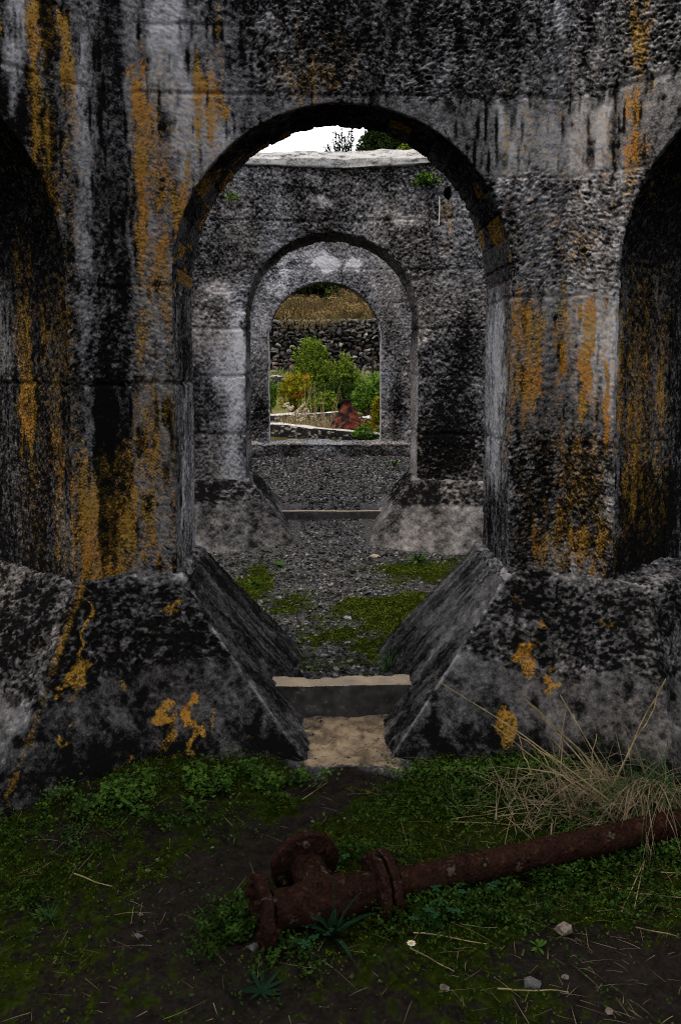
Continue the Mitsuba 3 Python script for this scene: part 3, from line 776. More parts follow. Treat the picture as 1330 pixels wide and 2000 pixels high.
for px, py, w, h, n, z1 in ((440, 1850, 60, 60, 1500, .04), (480, 1800, 30, 40, 700, .03), (1000, 1720, 150, 30, 1500, .05), (850, 1790, 90, 40, 1300, .05), (1150, 1700, 90, 40, 1100, .05), (700, 1690, 60, 22, 700, .05), (560, 1900, 60, 40, 700, .04),
                            (1000, 1800, 200, 40, 1300, .03), (100, 1650, 120, 50, 1300, .035), (300, 1620, 140, 40, 1500, .035), (1250, 1760, 80, 50, 700, .03), (930, 1560, 110, 30, 900, .03), (640, 1800, 60, 40, 700, .05), (60, 1780, 60, 60, 700, .03)):
    P = np.array([at_z(px + a * w, py + b * h) for a, b in r.normal(0, .6, (n, 2))]); x, y = P[:, 0], P[:, 1]
    kk = (F3(np.stack([x, y, 0 * x], 1) * 13, 2, 78) > .44) & ~inside_base(x, y) & (y > 1.3); x, y = x[kk], y[kk]
    cover.append(leaflets(x, y, ground_height(x, y) + r.uniform(.004, z1, len(x)), r.uniform(.006, .015, len(x)), r, .5))
t = r.uniform(.30, 1.6, 3600); off = r.gamma(2, .028, 3600) + .035
x, y = -.147 + .954 * t + .3 * off, 2.315 + .3 * t - .954 * off
kk = F3(np.stack([x, y, 0 * x], 1) * 9, 2, 80) > .45; x, y = x[kk], y[kk]
cover.append(leaflets(x, y, ground_height(x, y) + r.uniform(.004, .060, len(x)), r.uniform(.007, .015, len(x)), r, .5))
x, y = r.uniform(-1.5, 1.8, 16000), r.uniform(1.3, 3.0, 16000)
kk = (F3(np.stack([x, y, 0 * x], 1) * 6, 3, 79) + r.normal(0, .06, len(x)) > .52) & ~inside_base(x, y); x, y = x[kk], y[kk]
cover.append(leaflets(x, y, ground_height(x, y) + r.uniform(.002, .022, len(x)), r.uniform(.004, .012, len(x)), r, .6))
whole('ground_cover', join(base_cover), 'mat_base_cover', 'brighter green small leaved plants along the foot of the near plinths', 'ground cover', kind='stuff')
whole('ground_cover', join(cover), 'mat_cover_leaf', 'small leaved creeping green plants over the foreground earth', 'ground cover', kind='stuff')

x, y, r = dense(9000, (-1.55, 1.85, 1.25, 3.6), .88, 31, 2.0)
bl = [blade((x[i], y[i], gz_), r.uniform(0, 6.28), r.uniform(.02, .07), r.uniform(.0008, .0016), r.uniform(.5, 1.3), r.uniform(.2, 1.4), 4, 'grass') for i, gz_ in enumerate(ground_height(x, y))]
whole('grass', join(bl), 'mat_green_blade', 'short thin green grass among the moss', 'grass', kind='stuff')
# ------------------------------------------------------------------ the rusty pipe in the foreground
PE = np.array([.954, .300, 0.0]); PB = np.array([-.300, .954, 0.0])
P0 = np.array([-.147, 2.315, .082])


def revolve_along(profile, origin, direction, sections=40, seed=0, amp=.0016):
    m = trimesh.creation.revolve(np.array(profile, float), sections=sections)
    m.apply_transform(rot_to(direction)); m.apply_translation(origin)
    for _ in range(1): m = m.subdivide()
    v = np.array(m.vertices); n = np.array(m.vertex_normals)
    return v + n * ((F3(v * 90, 2, seed) - .5) * amp * 3.0 + (F3(v * 26, 2, seed) - .5) * amp * 4.0 - (N3(v * 60, seed + 1) > .72) * amp * .9)[:, None], np.array(m.faces)


def flange_profile(r, t, bore):
    return [(bore, 0), (r - .004, 0), (r, .004), (r, t - .004), (r - .004, t), (bore, t), (bore, 0)]


pipe = thing('rusty_pipe', 'rusted iron pipe with bolted flanges and a tee piece lying half sunk in weeds', 'pipe')
L = 1.95
prof = [(.033, 0), (.043, 0)] + [(.043, z) for z in np.linspace(.02, L, 110)] + [(.033, L), (.033, 0)]
part(pipe, 'pipe', revolve_along(prof, P0 + PE * .375, PE, 36, 1), 'mat_rust', 40)
part(pipe, 'tee_body', revolve_along([(.040, 0), (.055, 0), (.053, .06), (.060, .10), (.066, .15), (.060, .20), (.053, .25), (.054, .33), (.040, .33), (.040, 0)], P0 + PE * .02, PE, 36, 2, .0025), 'mat_rust', 40)
BD = PB * math.cos(.12) + np.array([0, 0, math.sin(.12)])
BO = P0 + PE * .165
part(pipe, 'branch_neck', revolve_along([(.040, 0), (.060, 0), (.058, .05), (.052, .09), (.052, .15), (.040, .15), (.040, 0)], BO, BD, 32, 3, .0025), 'mat_rust', 40)


def flange(origin, direction, r, t, bore, seed, bolts=True, both=False):
    k = part(pipe, 'flange', revolve_along(flange_profile(r, t, bore), origin, direction, 48, seed, .0022), 'mat_rust', 35)
    if bolts:
        d = np.asarray(direction); a = np.cross(d, [0.1, .2, .97]); a /= np.linalg.norm(a); b = np.cross(d, a)
        for j in range(6):
            c = origin + (a * math.cos(j * math.pi / 3 + .3) + b * math.sin(j * math.pi / 3 + .3)) * r * .76
            m = trimesh.creation.cylinder(.0115, t + .030, sections=6); m.apply_transform(rot_to(d)); m.apply_translation(c + d * t / 2)
            part(k, 'bolt', m, 'mat_rust')
    return k


flange(P0 - PE * .030, PE, .106, .032, .050, 11)
flange(P0 + PE * .325, PE, .103, .027, .046, 12, bolts=False)
flange(P0 + PE * .360, PE, .103, .027, .046, 13)
flange(BO + BD * .15, BD, .108, .030, .046, 14)


# ------------------------------------------------------------------ weeds, straws, stones
def rosette(name, label, px, py, n, length, width, mt, seed, cat='weed', lift=(.25, 1.0), droop=1.0, shape='lance', z=None, group=None, stalks=0):
    r = np.random.default_rng(seed)
    g = at_z(px, py, z if z is not None else 0.0); base = np.array([g[0], g[1], gh(g[0], g[1]) if z is None else z])
    k = thing(name, label, cat, group)
    for i in range(n):
        az = i * 2.399 + r.normal() * .3
        m = blade(base, az, length * r.uniform(.6, 1.1), width * r.uniform(.7, 1.15), r.uniform(*lift), droop * r.uniform(.5, 1.3), 9, shape)
        part(k, 'leaf', m, mt, True)
    for i in range(stalks):
        h = r.uniform(.5, 1) * length * 1.2; a = r.uniform(0, 6.28); q = base + np.array([math.cos(a), math.sin(a), 0]) * h * .3
        part(k, 'stalk', tube([base, (base + q) / 2 + [0, 0, h * .6], q + [0, 0, h]], [.0012, .001, .0008], 4), mt)
    return k


rosette('broadleaf_weed', 'dark lance leaved weed growing in front of the rusty tee piece', 650, 1850, 16, .15, .009, 'mat_dark_weed', 1, lift=(.5, 1.35), droop=.9, stalks=3)
rosette('broadleaf_weed', 'blue green star shaped weed at the bottom edge of the photo', 510, 1945, 12, .07, .006, 'mat_dark_weed', 2, lift=(.1, .5), droop=.3)
rosette('broadleaf_weed', 'bright green rosette weed in front of the right plinth of the second arch', 815, 1100, 18, .13, .016, 'mat_weed', 3, lift=(.4, 1.2), droop=1.0)
rosette('broadleaf_weed', 'leafy weed on the gravel beside the left plinth of the second arch', 545, 1106, 13, .085, .011, 'mat_weed', 4, lift=(.4, 1.3))
rosette('broadleaf_weed', 'bright weed at the left edge of the gravel just beyond the near plinth', 492, 1145, 15, .085, .011, 'mat_weed', 5, lift=(.3, 1.1))
rosette('broadleaf_weed', 'small green weed on the gravel by the right jamb of the second arch', 770, 912, 14, .13, .018, 'mat_weed', 6, lift=(.4, 1.2), z=.36)
rosette('broadleaf_weed', 'leafy weed against the passage face of the second left plinth', 586, 1058, 14, .09, .013, 'mat_weed', 7, lift=(.4, 1.2), z=.03)
rosette('broadleaf_weed', 'small weed at the left end of the low kerb', 604, 1318, 11, .075, .010, 'mat_weed', 8, lift=(.4, 1.3), z=.07)
rosette('grass_tuft', 'tuft of long green grass at the right end of the low kerb', 762, 1318, 34, .19, .0028, 'mat_green_blade', 9, 'grass', lift=(.8, 1.5), droop=1.2, shape='grass', z=.07)
rosette('broadleaf_weed', 'spoon leaved weed in the moss at the foot of the left plinth', 375, 1585, 10, .065, .009, 'mat_weed', 10, shape='spoon', lift=(.4, 1.2))
rosette('broadleaf_weed', 'narrow leaved weed in the moss just left of the worn dirt', 505, 1545, 10, .075, .007, 'mat_weed', 11, lift=(.4, 1.2))
rosette('broadleaf_weed', 'bright rosette weed in the grass left of the open flange', 440, 1850, 18, .045, .005, 'mat_cover_leaf', 12, shape='spoon', lift=(.2, .9))
rosette('broadleaf_weed', 'tiny green seedling on the ground below the pale broken stone', 1050, 1862, 8, .035, .006, 'mat_weed', 13, shape='spoon', lift=(.3, 1.0))
rosette('grass_tuft', 'small tuft of fine grass on the mossy slope left of the dirt', 100, 1800, 26, .07, .0016, 'mat_green_blade', 14, 'grass', lift=(.7, 1.4), droop=1.0, shape='grass')
rosette('broadleaf_weed', 'broad leaved weed at the foot of the left plinth, near its middle', 268, 1592, 11, .075, .010, 'mat_weed', 15, shape='spoon', lift=(.3, 1.1))
rosette('broadleaf_weed', 'small weed in the moss at the foot of the right plinth', 900, 1545, 10, .055, .008, 'mat_weed', 16, shape='spoon', lift=(.3, 1.0))


def creeper(px, py, n, label, seed, spread=.05):
    r = np.random.default_rng(seed); g = at_z(px, py, .03)
    base = np.array([g[0], g[1], gh(g[0], g[1])]); k = thing('creeping_plant', label, 'plant', 'lobed leaf creepers along the pipe')
    for i in range(n):
        a = r.uniform(0, 6.28); q = base + np.array([math.cos(a), math.sin(a), 0]) * spread * math.sqrt(r.uniform(.1, 1)) * 1.4 + [0, 0, r.uniform(.02, .065)]
        st = part(k, 'stem', tube([base, (base + q) / 2 + [0, 0, .012], q], [.0011, .0009, .0008], 4), 'mat_creeper')
        blades = []
        yaw = r.uniform(0, 6.28)
        for j in range(5):
            blades.append(blade(q, yaw + j * 2 * math.pi / 5, r.uniform(.014, .020), .0058, r.uniform(-.1, .35), .4, 5, 'spoon'))
        part(k, 'leaf', join(blades), 'mat_creeper', True)


for i, (px, py, n, lab) in enumerate(((850, 1745, 7, 'lobed leaf creeper below the pipe just right of the bolted flanges'), (930, 1735, 6, 'second lobed leaf creeper below the pipe from the flanges'),
                                      (885, 1790, 5, 'lobed leaf creeper a little in front of the flanges'), (1030, 1690, 8, 'lobed leaf creeper in front of the middle of the pipe'),
                                      (1110, 1672, 6, 'lobed leaf creeper below the pipe, right of its middle'), (1230, 1650, 11, 'largest lobed leaf creeper below the right end of the pipe'),
                                      (640, 1700, 7, 'lobed leaf creeper in the crook between the branch and the flange'), (600, 1840, 6, 'lobed leaf creeper at the foot of the open flange'),
                                      (840, 1830, 4, 'small lobed leaf creeper beside the white daisy'))):
    creeper(px, py, n, lab, 40 + i)


def straw(a, b, label, r0=.0028, sag=0.0, z0=.012, z1=.012, kind='straw'):
    p, q = at_z(*a, z0), at_z(*b, z1)
    p[2] = gh(p[0], p[1]) + z0; q[2] = gh(q[0], q[1]) + z1
    t = np.linspace(0, 1, 9)[:, None]
    pts = p + (q - p) * t; pts[:, 2] += np.sin(t[:, 0] * math.pi) * sag
    low = ground_height(pts[:, 0], pts[:, 1]); pts[:, 2] = np.maximum(pts[:, 2], low + r0 + .002)
    pts += (N3(pts * 23, 5)[:, None] - .5) * .006
    whole(kind, tube(pts, np.linspace(r0 * .78, r0 * .45, 9), 5), 'mat_straw', label, 'straw', 'loose dry straws on the foreground ground')


for a, b, lab, rr in (((145, 1712), (220, 1738), 'short thick straw lying alone on the moss at the left', .0034), ((885, 1608), (1030, 1612), 'straight pale straw lying flat behind the pipe', .0026),
                      ((880, 1606), (985, 1592), 'straw crossing the flat pale one behind the pipe at a slant', .0022), ((970, 1944), (1110, 1947), 'pale straight straw beside the grey slate at the bottom right', .0030),
                      ((808, 1840), (950, 1858), 'long straw lying right of the daisy', .0030), ((800, 1872), (888, 1915), 'slanting straw just below the daisy', .0028),
                      ((1258, 1690), (1213, 1785), 'dark straw standing aslant below the right end of the pipe', .0030), ((1258, 1690), (1238, 1780), 'second dark straw below the right end of the pipe, steeper', .0026),
                      ((1290, 1713), (1330, 1712), 'straw running out of the photo at its right edge', .0026), ((1215, 1745), (1330, 1762), 'thin straw on the dark ground at the right', .0020),
                      ((1240, 1815), (1322, 1836), 'straw low at the right edge', .0022), ((590, 1565), (640, 1532), 'thin dark straw on the dirt in front of the sandy patch', .0016),
                      ((1020, 1590), (1058, 1625), 'slanting straw touching the top of the pipe', .0024), ((900, 1822), (970, 1824), 'short pale straw on the ground between daisy and broken stone', .0022)):
    straw(a, b, lab, rr)


def stone(px, py, size, mt, label, seed, name='pebble', flat=.5, group='loose stones and chips on the dirt', cat='stone'):
    r = np.random.default_rng(seed); g = at_z(px, py)
    p = r.normal(size=(22, 3)); p /= np.linalg.norm(p, axis=1, keepdims=True)
    m = trimesh.convex.convex_hull(p * np.array([1, r.uniform(.55, .9), flat]) * size); m = m.subdivide()
    v = np.array(m.vertices); v = v + (F3(v * 60 / max(size * 60, 1), 2, seed)[:, None] - .5) * size * .15
    a = r.uniform(-.5, .5); R = np.array([[math.cos(a), -math.sin(a), 0], [math.sin(a), math.cos(a), 0], [0, 0, 1]])
    whole(name, (v @ R.T + [g[0], g[1], gh(g[0], g[1]) + size * flat * .45], np.array(m.faces)), mt, label, cat, group, smooth=30)


for i, (px, py, sz, mt, lab) in enumerate(((290, 1711, .011, 'mat_pale_stone', 'pale pebble on the moss edge left of the worn dirt'), (308, 1684, .007, 'mat_pale_stone', 'tiny pale pebble in the moss, above the larger pale one'),
        (415, 1665, .008, 'mat_pale_stone', 'pinkish pebble at the upper edge of the bare dirt'), (272, 1838, .014, 'mat_grey_stone', 'angular grey chip on the bare dark earth'), (275, 1790, .009, 'mat_pale_stone', 'pale chip on the dark earth above the angular grey one'),
        (389, 1729, .006, 'mat_pale_stone', 'tiny yellowish pebble on the dirt'), (610, 1612, .008, 'mat_pale_stone', 'pale pebble on the dirt in front of the sandy patch'), (672, 1608, .007, 'mat_pale_stone', 'small pale pebble right of the dirt track'),
        (640, 1500, .010, 'mat_pale_stone', 'pebble at the front of the sandy patch, near the left plinth tip'), (742, 1512, .013, 'mat_grey_stone', 'grey stone at the front right of the sandy patch'), (655, 1459, .007, 'mat_pale_stone', 'whitish chip on the sandy patch'),
        (680, 1480, .008, 'mat_grey_stone', 'dark pebble in the middle of the sandy patch'), (730, 1452, .008, 'mat_pale_stone', 'pale chip on the right of the sandy patch'), (1040, 1932, .028, 'mat_grey_stone', 'flat grey slate at the bottom right'),
        (1102, 1918, .013, 'mat_pale_stone', 'buff pebble right of the flat grey slate'), (868, 1942, .015, 'mat_pale_stone', 'buff pebble at the bottom edge below the daisy'), (1188, 1988, .014, 'mat_pale_stone', 'long pale chip at the bottom right corner'),
        (492, 1866, .022, 'mat_grey_stone', 'dull stone by the foot of the open flange'))):
    stone(px, py, sz, mt, lab, 300 + i)
stone(1100, 1834, .032, 'mat_pale_stone', 'pale broken lump of concrete on the dark ground at the lower right', 340, 'rubble', .55, None, 'rubble')
stone(1130, 1750, .011, 'mat_petal', 'small white smooth pebble in the grass below the pipe', 341, 'pebble', .5, None)
stone(732, 1090, .055, 'mat_kerb', 'broken brown slab piece at the tip of the second right plinth', 342, 'rubble', .3, None, 'rubble')
stone(645, 1318, .026, 'mat_grey_stone', 'larger dark stone on the gravel just behind the low kerb', 343, 'pebble', .45, None)
stone(683, 1317, .022, 'mat_pale_stone', 'pale stone on the gravel just behind the low kerb', 344, 'pebble', .45, None)
stone(1210, 1742, .008, 'mat_pollen', 'yellow fallen petal on the dark ground at the right', 345, 'petal', .25, None, 'petal')


def daisy(px, py):
    g = at_z(px, py, .03); b = np.array([g[0], g[1], gh(g[0], g[1])]); c = b + [0, 0, .032]
    k = thing('daisy', 'single white daisy with a yellow heart in the grass below the pipe', 'flower')
    part(k, 'stem', tube([b + [.012, .01, 0], b + [.004, .004, .02], c], [.0010, .0010, .0010], 5), 'mat_weed')
    m = trimesh.creation.icosphere(2, 1.0); v = np.array(m.vertices) * [.0048, .0048, .0028]
    part(k, 'heart', (v + c + [0, -.0018, .002], np.array(m.faces)), 'mat_pollen', True)
    for j in range(14):
        part(k, 'petal', blade(c, j * 2 * math.pi / 14, .0135, .0022, .12 + .1 * (j % 2), .25, 5, 'spoon'), 'mat_petal', True)


daisy(803, 1862)

# the dry clump by the right plinth
cl = thing('dry_grass_clump', 'large clump of dry straw coloured grass with some green blades at the right plinth', 'grass clump')
r = np.random.default_rng(71)
cb = at_z(1195, 1585); cb[2] = gh(cb[0], cb[1])
for px, py, qx, qy, zt, sg in ((1240, 1600, 860, 1333, .42, .02), (1215, 1560, 1018, 1360, .46, .03), (1205, 1570, 1020, 1362, .45, .02), (1185, 1580, 960, 1415, .36, .0), (1180, 1560, 1300, 1325, .50, .0), (1190, 1550, 1297, 1330, .46, .02),
                               (1150, 1540, 1158, 1425, .30, .0), (1200, 1540, 1088, 1350, .42, .0), (1130, 1560, 995, 1420, .32, .01), (1145, 1447, 1260, 1455, .25, .0), (1280, 1480, 1335, 1425, .35, .0), (1040, 1520, 1012, 1437, .22, .0),
                               (1170, 1570, 1075, 1440, .28, .02), (1220, 1590, 1010, 1500, .15, .05), (1120, 1530, 1016, 1440, .25, .03)):
    a = at_z(px, py, .02); a[2] = gh(a[0], a[1]) + .01
    b = at_y(qx, qy, a[1] + r.uniform(.0, .22)); b[1] = min(b[1], 3.28)
    t = np.linspace(0, 1, 8)[:, None]; pts = a + (b - a) * t; pts[:, 2] += np.sin(t[:, 0] * math.pi) * sg
    pts[4:6] += [[r.normal(0, .012), r.normal(0, .012), r.normal(0, .012)]] * 2
    part(cl, 'stalk', tube(pts, np.linspace(.0034, .0018, 8), 5), 'mat_straw')
bl = []
for i in range(620):
    base = cb + np.array([r.normal() * .17 + r.uniform(-.05, .14), r.normal() * .10 + .02, .0]); base[2] = gh(base[0], base[1])
    az = r.normal(2.6, 1.5)
    bl.append(blade(base, az, r.gamma(4, .045), r.uniform(.0012, .0034), r.uniform(.2, 1.25), r.uniform(.2, 1.9), 7, 'grass'))
for i in range(260):
    base = cb + np.array([r.uniform(-.5, .25), r.uniform(-.1, .3), .012]); base[2] = gh(base[0], base[1]) + r.uniform(.005, .03)
    bl.append(blade(base, r.uniform(0, 6.28), r.gamma(3, .04), r.uniform(.0012, .0030), r.uniform(-.05, .4), r.uniform(.0, .6), 5, 'grass'))
part(cl, 'dry_blades', join(bl), 'mat_dead_grass', kind='stuff')
bl, over = [], []
for i in range(170):
    base = cb + np.array([r.normal(.22, .10), r.normal(.06, .08), 0]); base[2] = gh(base[0], base[1])
    bl.append(blade(base, r.normal(2.9, 1.3), r.gamma(5, .05), r.uniform(.0016, .0030), r.uniform(.6, 1.3), r.uniform(.8, 2.2), 8, 'grass'))
for i in range(150):
    g = at_z(r.uniform(1225, 1345), r.uniform(1560, 1600)); base = np.array([g[0], g[1], gh(g[0], g[1])])
    (bl if i % 4 == 0 else over).append(blade(base, -math.pi / 2 + r.normal(0, .7), r.uniform(.34, .62), r.uniform(.0012, .0028), r.uniform(.8, 1.3), r.uniform(1.6, 2.5), 9, 'grass'))
part(cl, 'dry_blades', join(over), 'mat_dead_grass', kind='stuff')
part(cl, 'green_blades', join(bl), 'mat_green_blade', kind='stuff')
# thin litter of dead blades over the earth
bl = []
x, y, r = dense(4200, (-1.5, 1.8, 1.3, 3.5), -.2, 72)
for i in range(len(x)):
    if r.uniform() > .25 + .75 * sstep(.1, .9, x[i]): continue
    bl.append(blade((x[i], y[i], gh(x[i], y[i]) + r.uniform(.004, .02)), r.uniform(0, 6.28), r.gamma(3, .018), r.uniform(.0005, .0012), r.uniform(-.1, .35), r.uniform(-.2, .5), 5, 'grass'))
whole('dead_grass', join(bl), 'mat_dead_grass', 'thin dead grass blades littering the foreground', 'dead grass', kind='stuff')

# plants in the second wall
for px, py, w, h, n, lab, sd in ((833, 344, 24, 12, 240, 'bright green fern like plant rooted high in the second wall at the right', 1), (455, 384, 14, 10, 70, 'small dark green plant rooted in the second wall at the left', 2)):
    c = at_y(px, py, 7.60 if px > 600 else 7.72); r = np.random.default_rng(sd)
    c[1] = float(front2(c[0])) - .01; s = c[1] / 1650.0
    k = thing('wall_plant', lab, 'plant')
    x = c[0] + r.normal(0, w * s * .5, n); z = c[2] + r.normal(0, h * s * .5, n) - np.abs(x - c[0]) * .25
    part(k, 'leaves', leaflets(x, front2(x) - r.uniform(.01, .07, n), z, r.uniform(.018, .036, n), r, .8), 'mat_shrub_bright', kind='stuff')
    for i in range(5):
        part(k, 'stem', tube([c + [0, .03, 0], c + [r.normal() * w * s * .4, -.03, r.normal() * h * s * .4]], [.004, .002], 4), 'mat_twig')
c = at_y(855, 388, 7.72); c[1] = float(front2(c[0])) - .012
whole('drip_line', tube([c, c + [.002, 0, -.12], c + [-.004, 0, -.25]], .004, 5), 'mat_petal', 'thin white drip line running down beside the hole in the second wall', 'drip_line')  # white drip mark on the wall, built as a thin tube


# ------------------------------------------------------------------ the garden beyond
def bush(name, label, cat, base, lobes, n, size, mt, seed, stems=12, group=None, up=.9, gaps=.5, freq=3.0, stem_r=.02, leafname='foliage', shoots=True):
    """Stems and a crown of separate leaves that fills the lobes (centre, radii), thinned by clumps."""
    r = np.random.default_rng(seed); k = thing(name, label, cat, group); base = np.asarray(base, float)
    vol = np.array([np.prod(l[3:]) ** .75 for l in lobes]); pick = r.choice(len(lobes), size=int(n * 1.8), p=vol / vol.sum())
    d = r.normal(size=(len(pick), 3)); d /= np.linalg.norm(d, axis=1, keepdims=True)
    c = np.array([l[:3] for l in lobes])[pick] + d * (r.uniform(.25, 1.05, (len(pick), 1)) ** .5) * np.array([l[3:] for l in lobes])[pick]
    c = c[F3(c * freq, 3, seed) + r.normal(0, .05, len(c)) > gaps][:n]
    if shoots:
        ns, per = int(n * .4 / 30), 30
        L = np.array(lobes)[r.choice(len(lobes), size=ns, p=vol / vol.sum())]
        d = r.normal(size=(ns, 3)); d[:, 2] = np.abs(d[:, 2]) * 1.4 + .2; d /= np.linalg.norm(d, axis=1, keepdims=True)
        t = r.uniform(.55, 1.0, (ns, per, 1)) * r.uniform(1.0, 1.55, (ns, 1, 1))
        cc = L[:, None, :3] + d[:, None] * t * L[:, None, 3:] + r.normal(0, size * .6, (ns, per, 3))
        c = np.vstack([c, cc.reshape(-1, 3)])
    part(k, leafname, leaflets(c[:, 0], c[:, 1], c[:, 2], r.uniform(.6, 1.3, len(c)) * size, r, up), mt, kind='stuff')
    for i in range(stems):
        l = lobes[i % len(lobes)]; q = np.array(l[:3]) + r.normal(0, .45, 3) * np.array(l[3:])
        mid = base * .5 + q * .5 + r.normal(0, .08, 3) * np.linalg.norm(q - base)
        part(k, 'stem' if cat != 'tree' else 'limb', tube([base, mid, q], [stem_r, stem_r * .6, stem_r * .25], 5), 'mat_twig' if cat != 'tree' else 'mat_bark')
    return k


def lobe(px, py, w, h, y, dep=None):
    c, e = at_y(px, py, y), at_y(px + w, py - h, y)
    return (*c, abs(e[0] - c[0]), dep or abs(e[0] - c[0]), abs(e[2] - c[2]))


def gpt(px, y):
    c = at_y(px, 800, y); return np.array([c[0], y, gh(c[0], y)])


B = bush
B('green_shrub', 'tall feathery green shrub in the middle of the garden', 'shrub', gpt(620, 18.0), [lobe(606, 718, 26, 44, 18), lobe(622, 755, 40, 44, 18), lobe(626, 700, 12, 28, 18), lobe(592, 745, 14, 34, 18), lobe(598, 690, 6, 22, 18), lobe(612, 684, 5, 22, 18), lobe(636, 700, 6, 22, 18), lobe(580, 730, 6, 22, 18)], 15000, .045, 'mat_shrub_green', 1, 26, up=1.1, gaps=.44)
B('green_shrub', 'rounder dark green shrub right of the tall feathery one', 'shrub', gpt(675, 17.6), [lobe(672, 740, 22, 36, 17.6), lobe(690, 765, 20, 30, 17.6), lobe(660, 775, 26, 28, 17.6)], 11000, .045, 'mat_shrub_green', 2, 18, up=1.0, gaps=.46)
B('green_shrub', 'bright green shrub at the right side of the garden opening', 'shrub', gpt(718, 16.0), [lobe(712, 775, 22, 26, 16), lobe(735, 765, 18, 26, 16), lobe(700, 790, 16, 16, 16)], 5200, .042, 'mat_shrub_bright', 3, 14, up=.9, gaps=.46)
B('yellow_shrub', 'yellow and orange leaved shrub at the left of the garden', 'shrub', gpt(572, 16.4), [lobe(572, 765, 24, 28, 16.4), lobe(590, 757, 14, 24, 16.4), lobe(556, 778, 16, 20, 16.4)], 5200, .042, 'mat_shrub_yellow', 4, 16, up=.9, gaps=.46)
B('green_shrub', 'pale green plant at the left edge of the garden opening', 'shrub', gpt(530, 15.6), [lobe(530, 775, 10, 26, 15.6), lobe(520, 785, 12, 22, 15.6)], 1500, .055, 'mat_shrub_bright', 5, 8, gaps=.42)
B('yellow_shrub', 'small orange tinged shrub at the foot of the right jamb of the farthest arch', 'shrub', gpt(738, 13.2), [lobe(735, 812, 12, 24, 13.2), lobe(745, 800, 12, 26, 13.2), lobe(722, 842, 14, 14, 12.9)], 1900, .040, 'mat_shrub_yellow', 6, 10, gaps=.44)
B('green_shrub', 'dark low shrub filling in behind the rusty lump', 'shrub', gpt(660, 17.2), [lobe(655, 775, 34, 26, 17.2), lobe(690, 782, 24, 24, 17.0), lobe(630, 785, 20, 18, 17.0)], 6000, .045, 'mat_mid_tree', 9, 12, up=1.0, gaps=.45)
B('bramble', 'trailing green bramble at the foot of the rusty lump', 'shrub', gpt(715, 12.6), [lobe(712, 846, 22, 12, 12.6), lobe(700, 848, 16, 6, 12.7), lobe(735, 850, 12, 14, 12.6)], 900, .035, 'mat_shrub_bright', 7, 10, gaps=.46, stem_r=.006)
B('green_shrub', 'low olive shrub behind the plumed grass', 'shrub', gpt(610, 15.8), [lobe(610, 795, 26, 14, 15.8), lobe(640, 790, 20, 18, 15.8)], 2400, .05, 'mat_shrub_green', 8, 8, gaps=.46)

pg = thing('plume_grass', 'pale plumed grass with tall dry stalks among the shrubs', 'grass clump')
r = np.random.default_rng(80)
for i in range(26):
    b = gpt(r.uniform(575, 650), r.uniform(14.0, 14.8)); h = r.uniform(.35, .9); a = r.normal(0, .22)
    tip = b + np.array([math.sin(a) * h, r.normal(0, .06), math.cos(a) * h])
    part(pg, 'stalk', tube([b, (b + tip) / 2 + [0, 0, .03], tip], [.006, .005, .003], 4), 'mat_straw')
for i in range(15):
    b = gpt(r.uniform(560, 612), r.uniform(14.0, 14.6)); h = r.uniform(.22, .42)
    tip = b + np.array([r.normal(0, .05), 0, h])
    part(pg, 'stalk', tube([b, tip], [.004, .003], 4), 'mat_straw')
    n = 26; q = tip + np.stack([np.linspace(0, -.07, n) + r.normal(0, .014, n), r.normal(0, .014, n), -np.linspace(-.04, .03, n) ** 1 + r.normal(0, .014, n)], 1)
    part(pg, 'plume', leaflets(q[:, 0], q[:, 1], q[:, 2], r.uniform(.03, .05, n), r, .9), 'mat_pale_plume')
bl = []
for i in range(900):
    b = gpt(r.uniform(545, 660), r.uniform(13.2, 14.9)); bl.append(blade(b, r.uniform(0, 6.28), r.uniform(.15, .38), .005, r.uniform(.8, 1.5), r.uniform(.2, 1.0), 5, 'grass'))
part(pg, 'dry_blades', join(bl), 'mat_straw', kind='stuff')

# low garden walls
def bar_wall(p, q, thick, zb, label, seed):
    t = np.array(q[:2]) - np.array(p[:2]); L = np.linalg.norm(t); t = t / L; s = np.array([-t[1], t[0]])
    pts = [(*(np.array(a[:2]) + s * k), z) for a in (p, q) for k in (0, thick) for z in (zb, a[2])]
    whole('low_wall', rough_solid(Manifold.hull_points(np.array(pts)), .05, .05, 9, seed), 'mat_low_wall', label, 'wall', 'low walls of the garden beds', smooth=True)


bar_wall(at_y(505, 826, 13.3), at_y(765, 852, 12.55), .28, .35, 'low pale topped wall running across just outside the farthest arch', 1)
bar_wall(at_y(505, 812, 15.3), at_y(668, 805, 15.0), .28, .4, 'low pale wall behind the plumed grass', 2)
bar_wall(at_y(700, 815, 14.6), at_y(775, 822, 14.3), .5, .4, 'low grey wall stub right of the rusty lump', 3)
bar_wall(at_y(500, 735, 20.0), at_y(552, 737, 20.0), .4, .8, 'dark low wall behind the yellow shrub at the left', 4)

